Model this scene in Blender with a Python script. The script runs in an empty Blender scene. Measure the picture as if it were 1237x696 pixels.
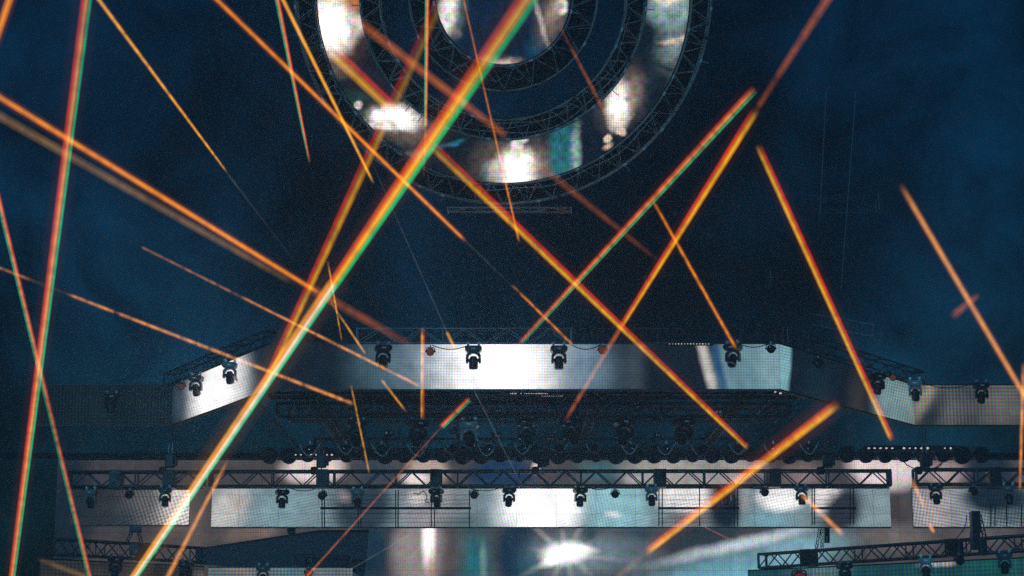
import bpy, bmesh, math, random
from math import radians as R, sin, cos, tan, atan, pi
from mathutils import Vector, Matrix
random.seed(7)
S = bpy.context.scene
COL = S.collection

# ------------------------------------------------------------------ camera
CAMZ, PITCH, HFOV = 2.5, R(12.0), R(30.7)
cd = bpy.data.cameras.new('camera'); cam = bpy.data.objects.new('camera', cd); COL.objects.link(cam)
cam.location = (0, 0, CAMZ); cam.rotation_euler = (R(90) + PITCH, 0, 0)
cd.sensor_width = 36; cd.angle = HFOV; cd.clip_start = 0.1; cd.clip_end = 5000
S.camera = cam
# ------------------------------------------------------------------ world: night sky, with uneven smoke tones painted into it
SUN_EL, SUN_ROT = R(3), R(196)
SKY_BANKS = [(-10, 17.8, 4.5, 1.5), (-7.3, 16.5, 3, 1.9), (-12, 12.5, 5, 3.0), (-14, 8.6, 5, 2.8), (-9.6, 9, 4.5, 2.4), (14.5, 15, 5, 3.2), (11.2, 18, 3.5, 1.9), (15, 10, 4, 2.0),
             (-.3, 19.3, 4.5, .05), (9.3, 13.5, 6, .0), (1.8, 13.2, 6, .03), (7.7, 19.5, 4, .05), (-4.3, 11.6, 3.5, .12), (-6, 19.5, 4, .08), (5, 10, 4, .1),
             (-1, 7.0, 5, 2.3), (4.5, 6.6, 4, 1.6), (-6.5, 6.8, 4, 2.0), (-3, 11.5, 2, 1.3)]
W = bpy.data.worlds.new('World'); S.world = W; W.use_nodes = True
wn, wl = W.node_tree.nodes, W.node_tree.links
bg = wn['Background']; bg.inputs['Strength'].default_value = 0.016
sky = wn.new('ShaderNodeTexSky'); sky.sky_type = 'NISHITA'; sky.sun_disc = False
sky.sun_elevation = SUN_EL; sky.sun_rotation = SUN_ROT; sky.ozone_density = 4.0
tc = wn.new('ShaderNodeTexCoord'); nz = wn.new('ShaderNodeTexNoise')
nz.inputs['Scale'].default_value = 8.0; nz.inputs['Detail'].default_value = 6.0; nz.inputs['Roughness'].default_value = 0.5
wl.new(tc.outputs['Generated'], nz.inputs['Vector'])
mr = wn.new('ShaderNodeMapRange'); mr.interpolation_type = 'SMOOTHSTEP'
mr.inputs['From Min'].default_value = 0.34; mr.inputs['From Max'].default_value = 0.7
mr.inputs['To Min'].default_value = 0.12; mr.inputs['To Max'].default_value = 2.3
wl.new(nz.outputs['Fac'], mr.inputs['Value'])
tint = wn.new('ShaderNodeMix'); tint.data_type = 'RGBA'; tint.blend_type = 'MULTIPLY'; tint.inputs[0].default_value = 1
tint.inputs[7].default_value = (0.15, 0.84, 1.04, 1)
wl.new(sky.outputs[0], tint.inputs[6])
smoke_tone = mr.outputs[0]
def skydir(az, el): return (sin(R(az)) * cos(R(el)), cos(R(az)) * cos(R(el)), sin(R(el)))
for az, el, rad, val in SKY_BANKS:           # azimuth, elevation, radius (degrees), brightness
    mp = wn.new('ShaderNodeMapping'); mp.vector_type = 'TEXTURE'; mp.inputs['Location'].default_value = skydir(az, el); mp.inputs['Scale'].default_value = (R(rad),) * 3
    wob = wn.new('ShaderNodeVectorMath'); wob.operation = 'MULTIPLY_ADD'; wob.inputs[1].default_value = (.2,) * 3; 
    cen = wn.new('ShaderNodeVectorMath'); cen.operation = 'SUBTRACT'; cen.inputs[1].default_value = (.5,) * 3
    wl.new(nz.outputs['Color'], cen.inputs[0]); wl.new(cen.outputs[0], wob.inputs[0]); wl.new(tc.outputs['Generated'], wob.inputs[2]); wl.new(wob.outputs[0], mp.inputs[0])
    g = wn.new('ShaderNodeTexGradient'); g.gradient_type = 'SPHERICAL'; wl.new(mp.outputs[0], g.inputs[0])
    r_ = wn.new('ShaderNodeMapRange'); r_.interpolation_type = 'SMOOTHSTEP'; r_.inputs['From Max'].default_value = 1; r_.inputs['To Max'].default_value = .85
    wl.new(g.outputs['Fac'], r_.inputs['Value'])
    mf = wn.new('ShaderNodeMix'); mf.data_type = 'FLOAT'; wl.new(r_.outputs[0], mf.inputs[0]); wl.new(smoke_tone, mf.inputs[2]); mf.inputs[3].default_value = val; smoke_tone = mf.outputs[0]
vm = wn.new('ShaderNodeVectorMath'); vm.operation = 'SCALE'
wisp = wn.new('ShaderNodeTexNoise'); wisp.inputs['Scale'].default_value = 16; wisp.inputs['Detail'].default_value = 8; wisp.inputs['Roughness'].default_value = .62; wisp.inputs['Distortion'].default_value = .6
wl.new(tc.outputs['Generated'], wisp.inputs['Vector'])
wr = wn.new('ShaderNodeMapRange'); wr.inputs['From Min'].default_value = .32; wr.inputs['From Max'].default_value = .68; wr.inputs['To Min'].default_value = .25; wr.inputs['To Max'].default_value = 1.7
wl.new(wisp.outputs['Fac'], wr.inputs['Value'])
wm = wn.new('ShaderNodeMath'); wm.operation = 'MULTIPLY'; wl.new(smoke_tone, wm.inputs[0]); wl.new(wr.outputs[0], wm.inputs[1]); smoke_tone = wm.outputs[0]
wl.new(tint.outputs[2], vm.inputs[0]); wl.new(smoke_tone, vm.inputs['Scale'])
wl.new(vm.outputs[0], bg.inputs['Color'])
# ------------------------------------------------------------------ added blue front fill, in place of unseen stage lights
sl = bpy.data.lights.new('fill_sun', 'SUN'); sl.energy = 1.0; sl.angle = R(0.5); sl.color = (.16, .62, 1.0)
so = bpy.data.objects.new('fill_sun', sl); COL.objects.link(so)
sdir = Vector((sin(SUN_ROT) * cos(SUN_EL), cos(SUN_ROT) * cos(SUN_EL), sin(SUN_EL)))
so.rotation_euler = sdir.to_track_quat('Z', 'Y').to_euler()
# ------------------------------------------------------------------ exposure and render
S.view_settings.view_transform = 'Standard'; S.view_settings.look = 'None'
S.view_settings.exposure = 0.0; S.view_settings.gamma = 1.0; S.view_settings.use_curve_mapping = False
S.cycles.transparent_max_bounces = 96
S.cycles.max_bounces = 4; S.cycles.diffuse_bounces = 2; S.cycles.glossy_bounces = 3
S.cycles.volume_bounces = 0
S.cycles.sample_clamp_indirect = 2.0
S.cycles.use_denoising = False; S.cycles.use_adaptive_sampling = True; S.cycles.adaptive_threshold = 0.005
HAZE = 0.010

# ------------------------------------------------------------------ geometry of the view, to measure real positions
F = 618.5 / tan(HFOV / 2)
FW = Vector((0, cos(PITCH), sin(PITCH))); UP = Vector((0, -sin(PITCH), cos(PITCH)))
def at(px, py, Y):
    d = FW + Vector((1, 0, 0)) * ((px - 618.5) / F) + UP * ((348 - py) / F)
    d *= Y / d.y
    return Vector((d.x, d.y, d.z + CAMZ))
def mpp(Y): return Y / F
def lin(c):
    return tuple(((v / 255) / 12.92 if v / 255 <= .04045 else ((v / 255 + .055) / 1.055) ** 2.4) for v in c)

# ------------------------------------------------------------------ naming helpers
def empty(name, label, cat, loc=(0, 0, 0), group=None):
    o = bpy.data.objects.new(name, None); COL.objects.link(o); o.location = loc; o.empty_display_size = .2
    o['label'] = label; o['category'] = cat
    if group: o['group'] = group
    return o
def obj(name, bm, mat, parent=None, loc=None, smooth=False):
    me = bpy.data.meshes.new(name)
    bmesh.ops.recalc_face_normals(bm, faces=bm.faces)
    bm.to_mesh(me); bm.free()
    for m in (mat if isinstance(mat, (list, tuple)) else [mat]): me.materials.append(m)
    if smooth:
        for p in me.polygons: p.use_smooth = True
    o = bpy.data.objects.new(name, me); COL.objects.link(o)
    if parent is not None: o.parent = parent
    if loc is not None: o.location = loc
    return o
def tag(o, label, cat, group=None):
    o['label'] = label; o['category'] = cat
    if group: o['group'] = group
    return o
def dup(root, loc, label, rotz=0.0, scale=1.0, tilt=None, pan=None, group=None):
    r = root.copy(); COL.objects.link(r); r.location = loc; r.rotation_euler = (0, 0, rotz); r.scale = (scale,) * 3
    r['label'] = label
    if group: r['group'] = group
    for ch in list(root.children):
        c = ch.copy(); COL.objects.link(c); c.parent = r
        for g in ch.children:
            d = g.copy(); COL.objects.link(d); d.parent = c
    pose(r, tilt)
    return r
def pose(r, tilt):
    if tilt is None: return
    for c in r.children:
        if c.name.split('.')[0] == 'lamp_head': c.rotation_euler.x = tilt

# ------------------------------------------------------------------ shape helpers
def tube(bm, a, b, r, n=6, caps=True):
    a, b = Vector(a), Vector(b); d = b - a
    if d.length < 1e-6: return
    q = d.to_track_quat('Z', 'Y')
    r0, r1 = (r if isinstance(r, (tuple, list)) else (r, r))
    va = [bm.verts.new(a + q @ Vector((cos(2 * pi * i / n) * r0, sin(2 * pi * i / n) * r0, 0))) for i in range(n)]
    vb = [bm.verts.new(b + q @ Vector((cos(2 * pi * i / n) * r1, sin(2 * pi * i / n) * r1, 0))) for i in range(n)]
    for i in range(n): bm.faces.new((va[i], va[(i + 1) % n], vb[(i + 1) % n], vb[i]))
    if caps: bm.faces.new(va[::-1]); bm.faces.new(vb)
def path(bm, pts, r, n=6):
    for a, b in zip(pts[:-1], pts[1:]): tube(bm, a, b, r, n)
def box(bm, c, s, bev=0.0, rot=None):
    m = Matrix.Translation(Vector(c))
    if rot is not None: m = m @ rot.to_4x4()
    m = m @ Matrix.Diagonal((s[0], s[1], s[2], 1))
    g = bmesh.ops.create_cube(bm, size=1, matrix=m)
    if bev:
        es = list({e for v in g['verts'] for e in v.link_edges})
        bmesh.ops.bevel(bm, geom=es, offset=bev, segments=2, affect='EDGES', profile=.6)
def lathe(bm, prof, n=20, axis='Z', cap=True):
    rings = []
    for r, z in prof:
        ring = []
        for i in range(n):
            a = 2 * pi * i / n
            p = (cos(a) * r, sin(a) * r, z) if axis == 'Z' else (cos(a) * r, z, sin(a) * r)
            ring.append(bm.verts.new(p))
        rings.append(ring)
    for A, B in zip(rings[:-1], rings[1:]):
        for i in range(n): bm.faces.new((A[i], A[(i + 1) % n], B[(i + 1) % n], B[i]))
    if cap: bm.faces.new(rings[0][::-1]); bm.faces.new(rings[-1])
def prism(bm, pts, d):               # outline in x,z pushed along y by d (both ways)
    A = [bm.verts.new((x, -d, z)) for x, z in pts]; B = [bm.verts.new((x, d, z)) for x, z in pts]
    bm.faces.new(A); bm.faces.new(B[::-1])
    n = len(pts)
    for i in range(n): bm.faces.new((A[i], B[i], B[(i + 1) % n], A[(i + 1) % n]))
def NB(): return bmesh.new()

# ------------------------------------------------------------------ materials
def mat_new(name):
    m = bpy.data.materials.new(name); m.use_nodes = True; m.node_tree.nodes.clear()
    return m, m.node_tree.nodes, m.node_tree.links
def pbr(name, col, rough=.5, metal=0.0, var=.35, scale=6.0):
    m, n, l = mat_new(name)
    o = n.new('ShaderNodeOutputMaterial'); p = n.new('ShaderNodeBsdfPrincipled'); l.new(p.outputs[0], o.inputs[0])
    t = n.new('ShaderNodeTexCoord'); z = n.new('ShaderNodeTexNoise'); z.inputs['Scale'].default_value = scale; z.inputs['Detail'].default_value = 5
    l.new(t.outputs['Object'], z.inputs['Vector'])
    mx = n.new('ShaderNodeMix'); mx.data_type = 'RGBA'
    mx.inputs[6].default_value = tuple(c * (1 - var) for c in col) + (1,); mx.inputs[7].default_value = tuple(min(1, c * (1 + var)) for c in col) + (1,)
    l.new(z.outputs['Fac'], mx.inputs[0]); l.new(mx.outputs[2], p.inputs['Base Color'])
    r = n.new('ShaderNodeMapRange'); r.inputs['To Min'].default_value = max(.05, rough - .15); r.inputs['To Max'].default_value = min(1, rough + .15)
    l.new(z.outputs['Fac'], r.inputs['Value']); l.new(r.outputs[0], p.inputs['Roughness'])
    p.inputs['Metallic'].default_value = metal
    return m
M_BLACK = pbr('black_powder_coat', (.016, .018, .02), .45)
M_PLASTIC = pbr('black_plastic', (.022, .023, .026), .35)
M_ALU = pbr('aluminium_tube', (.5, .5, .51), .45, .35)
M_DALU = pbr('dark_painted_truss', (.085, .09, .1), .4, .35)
M_RALU = pbr('warm_lit_truss_tube', (.32, .26, .24), .45, .2, .8, 1.6)  # patchy tube; brown tint holds the ring flares' warm light
M_GLASS = pbr('lens_glass', (.02, .025, .03), .08, .0)
M_GLINT = pbr('glint_toned_metal', (.75, .75, .76), .3, .0)  # pale tone painted in for glints on brackets, rims and panels
M_CLOTH = pbr('black_cloth', (.012, .014, .018), .9)
M_CANOPY = pbr('hazed_canopy_cloth', (.10, .13, .16), .85)  # blue-grey puts the haze before the black cloth into its colour
M_ROOF = pbr('black_roof_panel', (.02, .022, .026), .8)
M_CABLE = pbr('black_cable', (.02, .02, .02), .6)
M_GROUND = pbr('asphalt', (.05, .05, .052), .9, 0, .3, 1.5)
def emit(name, col, strength, noise=0):
    m, n, l = mat_new(name)
    o = n.new('ShaderNodeOutputMaterial'); e = n.new('ShaderNodeEmission'); l.new(e.outputs[0], o.inputs[0])
    e.inputs[0].default_value = tuple(col) + (1,); e.inputs[1].default_value = strength
    m.cycles.emission_sampling = 'NONE'     # tiny lamps: seen, but not sampled as light sources
    return m
M_CELL = emit('lit_white_cell', lin((235, 228, 225)), 1.1)
M_AMBER = emit('amber_lens_lit', lin((190, 85, 50)), .35)
M_DIMLENS = emit('dull_amber_lens', lin((140, 90, 70)), .4)
M_REDLENS = emit('red_lens_lit', lin((150, 40, 25)), .7)

GAIN = 1.36
def screen_mat(name, base, blobs, warp=.12, wscale=1.6, dots=3.4, amp=.5, ang=0.0, seams=None, gain=1.0, seed=0.0, mott=.22):
    """video picture on an LED wall: soft patches mixed over one another in the wall's own coordinates, broken up by the wall's LED grid"""
    m, n, l = mat_new(name)
    out = n.new('ShaderNodeOutputMaterial'); e = n.new('ShaderNodeEmission'); l.new(e.outputs[0], out.inputs[0])
    uv = n.new('ShaderNodeUVMap')
    nzz = n.new('ShaderNodeTexNoise'); nzz.inputs['Scale'].default_value = wscale; nzz.inputs['Detail'].default_value = 7; nzz.inputs['Roughness'].default_value = .62
    mp0 = n.new('ShaderNodeMapping'); mp0.inputs['Location'].default_value = (seed, seed * .7, seed)
    l.new(uv.outputs[0], mp0.inputs[0]); l.new(mp0.outputs[0], nzz.inputs['Vector'])
    sb = n.new('ShaderNodeVectorMath'); sb.operation = 'SUBTRACT'; sb.inputs[1].default_value = (.5, .5, .5)
    l.new(nzz.outputs['Color'], sb.inputs[0])
    sc = n.new('ShaderNodeVectorMath'); sc.operation = 'SCALE'; sc.inputs['Scale'].default_value = warp * 2; l.new(sb.outputs[0], sc.inputs[0])
    ad = n.new('ShaderNodeVectorMath'); ad.operation = 'ADD'; l.new(uv.outputs[0], ad.inputs[0]); l.new(sc.outputs[0], ad.inputs[1])
    fl = n.new('ShaderNodeVectorMath'); fl.operation = 'MULTIPLY'; fl.inputs[1].default_value = (1, 1, 0); l.new(ad.outputs[0], fl.inputs[0])
    fu = n.new('ShaderNodeVectorMath'); fu.operation = 'MULTIPLY'; fu.inputs[1].default_value = (1, 1, 0); l.new(uv.outputs[0], fu.inputs[0])
    cur = None
    for b in blobs:
        x, y, rx, ry, rot, col, st = b[:7]; hard = b[7] if len(b) > 7 else 1.0; hdr = b[8] if len(b) > 8 else 1.0
        crisp = hard < .5
        mp = n.new('ShaderNodeMapping'); mp.vector_type = 'TEXTURE'
        mp.inputs['Location'].default_value = (x / 100, y / 100, 0); mp.inputs['Rotation'].default_value = (0, 0, R(rot)); mp.inputs['Scale'].default_value = (rx / 100, ry / 100, 1)
        l.new((fu if crisp else fl).outputs[0], mp.inputs[0])
        g = n.new('ShaderNodeTexGradient'); g.gradient_type = 'SPHERICAL'; l.new(mp.outputs[0], g.inputs[0])
        r = n.new('ShaderNodeMapRange'); r.interpolation_type = 'SMOOTHSTEP'; r.inputs['From Max'].default_value = hard; r.inputs['To Max'].default_value = st
        l.new(g.outputs['Fac'], r.inputs['Value'])
        mx = n.new('ShaderNodeMix'); mx.data_type = 'RGBA'; l.new(r.outputs[0], mx.inputs[0])
        mx.inputs[7].default_value = tuple(c * hdr for c in lin(col)) + (1,)
        if cur is None: mx.inputs[6].default_value = lin(base) + (1,)
        else: l.new(cur, mx.inputs[6])
        cur = mx.outputs[2]
    # LED grid: one sine lattice per colour, slightly out of step, so it beats into coloured dots
    mpd = n.new('ShaderNodeMapping'); mpd.inputs['Rotation'].default_value = (0, 0, R(ang)); l.new(uv.outputs[0], mpd.inputs[0])
    k = 2 * pi * 100 / dots
    cols = []
    for i in range(3):
        mm = n.new('ShaderNodeVectorMath'); mm.operation = 'MULTIPLY_ADD'
        kk = k * (1 + .035 * (i - 1))
        mm.inputs[1].default_value = (kk, kk * 1.02, 0); mm.inputs[2].default_value = (i * 2.1, i * 1.4, pi / 2)
        l.new(mpd.outputs[0], mm.inputs[0])
        sn = n.new('ShaderNodeVectorMath'); sn.operation = 'SINE'; l.new(mm.outputs[0], sn.inputs[0])
        sx = n.new('ShaderNodeSeparateXYZ'); l.new(sn.outputs[0], sx.inputs[0])
        p = n.new('ShaderNodeMath'); p.operation = 'ADD'; l.new(sx.outputs[0], p.inputs[0]); l.new(sx.outputs[1], p.inputs[1])
        q = n.new('ShaderNodeMath'); q.operation = 'MULTIPLY_ADD'; q.inputs[1].default_value = amp * .5; q.inputs[2].default_value = 1.0; l.new(p.outputs[0], q.inputs[0])
        cols.append(q)
    cb = n.new('ShaderNodeCombineXYZ')
    for i in range(3): l.new(cols[i].outputs[0], cb.inputs[i])
    ml = n.new('ShaderNodeVectorMath'); ml.operation = 'MULTIPLY'; l.new(cur, ml.inputs[0]); l.new(cb.outputs[0], ml.inputs[1])
    res = ml.outputs[0]
    if seams:                        # joints between the wall's cabinets
        sxp, syp, wd, dk = seams
        br = n.new('ShaderNodeTexBrick'); br.offset = 0; br.squash = 1
        br.inputs['Scale'].default_value = 1; br.inputs['Brick Width'].default_value = sxp / 100; br.inputs['Row Height'].default_value = syp / 100
        br.inputs['Mortar Size'].default_value = wd / 100; br.inputs['Mortar Smooth'].default_value = .3
        br.inputs['Color1'].default_value = (1, 1, 1, 1); br.inputs['Color2'].default_value = (.86, .88, .9, 1); br.inputs['Mortar'].default_value = (dk, dk, dk, 1)
        l.new(uv.outputs[0], br.inputs['Vector'])
        m2 = n.new('ShaderNodeVectorMath'); m2.operation = 'MULTIPLY'; l.new(res, m2.inputs[0]); l.new(br.outputs['Color'], m2.inputs[1]); res = m2.outputs[0]
    # uneven smoke in the picture itself
    nb = n.new('ShaderNodeTexNoise'); nb.inputs['Scale'].default_value = wscale * 3.2; nb.inputs['Detail'].default_value = 6; nb.inputs['Roughness'].default_value = .6
    l.new(mp0.outputs[0], nb.inputs['Vector'])
    rb = n.new('ShaderNodeMapRange'); rb.inputs['From Min'].default_value = .3; rb.inputs['From Max'].default_value = .7; rb.inputs['To Min'].default_value = 1 - mott; rb.inputs['To Max'].default_value = 1 + mott
    l.new(nb.outputs['Fac'], rb.inputs['Value'])
    vs = n.new('ShaderNodeVectorMath'); vs.operation = 'SCALE'; l.new(res, vs.inputs[0]); l.new(rb.outputs[0], vs.inputs['Scale']); res = vs.outputs[0]
    l.new(res, e.inputs[0]); e.inputs[1].default_value = gain * GAIN
    return m

# ------------------------------------------------------------------ setting
def structure(name, bm, mat):
    o = obj(name, bm, mat); o['kind'] = 'structure'; return o
bm = NB(); box(bm, (0, 0, -.05), (4000, 4000, .1)); structure('ground', bm, M_GROUND)

# ------------------------------------------------------------------ screens
def screen(name, label, A, B, height, mat, uvs, depth=.12, group=None, cat='screen'):
    """upright LED wall from foot point A to foot point B; uvs = (u0, vbottom0, u1, vbottom1, vtop0, vtop1)"""
    A, B = Vector(A), Vector(B)
    root = empty(name, label, cat, A, group)
    d = B - A; nrm = Vector((d.y, -d.x, 0)).normalized()       # towards the audience
    if nrm.y > 0: nrm = -nrm
    z = Vector((0, 0, height)); off = nrm * .004
    bm = NB(); uvl = bm.loops.layers.uv.new('UVMap')
    N = 12
    rows = []
    for i in range(N + 1):
        t = i / N
        rows.append((bm.verts.new(d * t + off), bm.verts.new(d * t + z + off), uvs[0] + (uvs[2] - uvs[0]) * t, uvs[1] + (uvs[3] - uvs[1]) * t, uvs[4] + (uvs[5] - uvs[4]) * t))
    for a, b in zip(rows[:-1], rows[1:]):
        f = bm.faces.new((a[0], b[0], b[1], a[1]))
        for lp, (u, v) in zip(f.loops, ((a[2], a[3]), (b[2], b[3]), (b[2], b[4]), (a[2], a[4]))): lp[uvl].uv = (u / 100, v / 100)
    me = obj('display', bm, mat, root)
    bm = NB()
    back = -nrm * depth
    v = [bm.verts.new(p) for p in (Vector(), d, d + z, z, back, d + back, d + z + back, z + back)]
    for f in ((0, 1, 2, 3), (4, 5, 6, 7), (0, 1, 5, 4), (1, 2, 6, 5), (2, 3, 7, 6), (3, 0, 4, 7)): bm.faces.new([v[i] for i in f])
    obj('casing', bm, M_BLACK, root)
    # narrow frame rails, top and bottom
    bm = NB(); L = d.length; ang = math.atan2(d.y, d.x); rz = Matrix.Rotation(ang, 3, 'Z')
    for zz in (-.02, height + .02): box(bm, d / 2 + Vector((0, 0, zz)) + back / 2, (L, depth, .035), 0, rz)
    obj('frame_rail', bm, M_BLACK, root)
    return root

DARK = (12, 26, 40)
# --- upper banner: folded band of LED wall, nearer in the middle
Yc, Ys = 45.0, 51.4
cl, cr = at(325, 470, Yc), at(943, 468, Yc); hz = at(634, 416, Yc).z - cl.z
cr.z = cl.z
sL, sR = at(207, 515, Ys), at(1105, 511, Ys); sL.z = sR.z = cl.z
eL, eR = at(40, 515, Ys), at(1290, 511, Ys); eL.z = eR.z = cl.z
W_ = (232, 230, 228)
banner_c = screen_mat('banner_picture_middle', (16, 30, 42), [
    (470, 440, 75, 80, 0, (76, 104, 118), .95), (520, 440, 60, 90, 0, (128, 150, 164), .9), (606, 442, 118, 120, 0, (255, 252, 250), 1, 1, 1.7),
    (705, 442, 60, 85, 0, (120, 148, 166), .85), (765, 445, 30, 70, 0, (70, 82, 92), .7), (815, 445, 45, 80, 0, (16, 27, 38), 1, .5), (910, 440, 60, 80, 0, (106, 142, 152), 1, .5),
    (855, 440, 10, 75, -14, (205, 200, 192), 1, .9), (869, 440, 8, 70, -14, (24, 70, 120), .9), (935, 440, 30, 60, 0, (140, 172, 180), .6)],
    warp=.04, dots=3.3, amp=.32, seams=(26.0, 27, .3, .72), gain=1.1)
screen('led_banner', 'folded white LED banner facing the crowd above the stage roof', cl, cr, hz, banner_c, (325, 470, 943, 468, 416, 414))
banner_l = screen_mat('banner_picture_slanted_white', (14, 32, 46), [
    (272, 470, 60, 80, 15, (120, 140, 150), .8), (265, 472, 46, 80, 15, (255, 252, 250), 1, .8, 1.3), (218, 490, 16, 40, 0, (70, 86, 98), .7), (325, 440, 30, 60, 0, (22, 38, 50), .95)],
    warp=.03, dots=3.4, amp=.32, ang=18, gain=1.05)
screen('led_banner', 'short slanting LED banner lit white below a pair of moving heads', sL, cl, hz, banner_l, (207, 515, 325, 470, 468, 416))
banner_r = screen_mat('banner_picture_slanted_teal', (14, 28, 40), [
    (946, 445, 10, 90, 4, (130, 180, 190), 1, .5), (985, 470, 25, 60, 0, (24, 46, 60), .8), (1082, 485, 42, 60, 0, (120, 150, 152), 1, .6), (1104, 500, 10, 50, -30, (150, 160, 150), .6), (1030, 480, 18, 50, 0, (70, 62, 62), .7)],
    warp=.03, dots=3.5, amp=.5, ang=-14, gain=.95)
screen('led_banner', 'short slanting LED banner fading from black to dull teal', cr, sR, hz, banner_r, (943, 468, 1105, 511, 414, 464))
banner_rr = screen_mat('banner_picture_dotted_grey', (62, 68, 72), [
    (1118, 480, 16, 50, 30, (185, 175, 150), .7), (1150, 490, 36, 40, 0, (112, 112, 112), .8), (1210, 485, 45, 50, 0, (126, 124, 118), .8), (1126, 500, 14, 40, 30, (30, 40, 48), .8)],
    warp=.05, dots=4.2, amp=.7, seams=(20, 50, .35, .6), gain=.95)
screen('led_banner', 'straight LED banner with a coarse grey dot pattern at the stage end', sR, eR, hz, banner_rr, (1105, 511, 1290, 511, 464, 464))
banner_ll = screen_mat('banner_picture_unlit', (14, 32, 42), [(180, 495, 40, 60, 0, (24, 42, 52), .8), (110, 495, 50, 60, 0, (26, 44, 52), .7)], warp=.05, dots=4.0, amp=.8, gain=.8)
screen('led_banner', 'unlit dark LED banner barely visible in the haze', eL, sL, hz, banner_ll, (40, 515, 207, 515, 468, 468))

# --- lower band of LED wall under the long truss
Yb = 55.0
def lower(x0, x1, mat, label, y0=590.5, y1=636.5, Y=Yb):
    A, B = at(x0, y1, Y), at(x1, y1, Y); H = at(x0, y0, Y).z - A.z
    return screen('led_screen', label, A, B, H, mat, (x0, y1, x1, y1, y0, y0))
lowA = screen_mat('strip_picture_brownish', (52, 56, 60), [(225, 615, 60, 70, 0, (235, 225, 220), 1, .8), (170, 612, 40, 50, 0, (110, 108, 108), .8), (150, 630, 30, 30, 0, (40, 60, 66), .8), (95, 610, 40, 60, 0, (30, 44, 54), .8)], warp=.06, dots=4.2, amp=.8, ang=20, seams=(60, 24, .4, .5))
lower(84, 228, lowA, 'LED strip turning white towards the moving head, dull brown at its far end', 592, 634)
lowB = screen_mat('strip_picture_long', (120, 140, 146), [
    (270, 614, 46, 60, 0, (205, 200, 196), .95), (340, 614, 60, 50, 0, (128, 160, 166), .9), (285, 606, 20, 20, 0, (190, 170, 160), .6),
    (438, 612, 52, 60, 0, (44, 58, 70), 1, .6), (415, 600, 16, 12, 30, (150, 140, 138), .7),
    (520, 612, 50, 60, 0, (150, 146, 150), 1, .7), (505, 600, 20, 16, 0, (235, 225, 220), .8), (560, 610, 26, 50, 0, (120, 128, 134), .8), (560, 632, 40, 14, 0, (70, 96, 98), .7),
    (648, 612, 66, 80, 0, (255, 254, 252), 1, .8, 1.5), (678, 605, 40, 50, 0, (255, 252, 250), 1, .7, 1.3), (745, 615, 55, 60, 0, (150, 200, 208), .9, .7), (740, 622, 16, 6, 0, (245, 240, 240), .9),
    (830, 602, 48, 24, 0, (240, 235, 232), 1, .5), (835, 628, 46, 18, 0, (110, 96, 96), .9), (876, 612, 30, 46, 0, (20, 34, 46), 1, .6), (900, 604, 12, 24, 0, (200, 190, 186), .5),
    (945, 600, 40, 22, 0, (245, 242, 240), 1, .5), (930, 628, 46, 20, 0, (120, 170, 182), .9), (1000, 604, 26, 26, 0, (236, 228, 226), 1, .5), (1018, 618, 30, 44, 40, (44, 48, 58), 1, .6), (1062, 614, 30, 60, 0, (140, 160, 164), .9)],
    warp=.07, dots=3.6, amp=.32, ang=12, seams=(48, 23, .35, .5), gain=1.22, seed=2.0)
lower(255, 1076.5, lowB, 'long dotted LED strip under the lower truss, whitest at its middle')
lowC = screen_mat('strip_picture_pinkish', (130, 140, 146), [(1130, 614, 50, 60, 0, (168, 156, 156), .9), (1205, 602, 50, 26, 0, (24, 40, 52), 1, .5), (1215, 626, 50, 16, 0, (84, 102, 108), .95), (1235, 600, 30, 60, 0, (30, 50, 60), .6)], warp=.05, dots=3.9, amp=.6, ang=-10, seams=(46, 23, .4, .5), gain=1.2, seed=5.0)
lower(1103.5, 1290, lowC, 'LED strip going from pinkish dots to dark behind the hoist tower')

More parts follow.
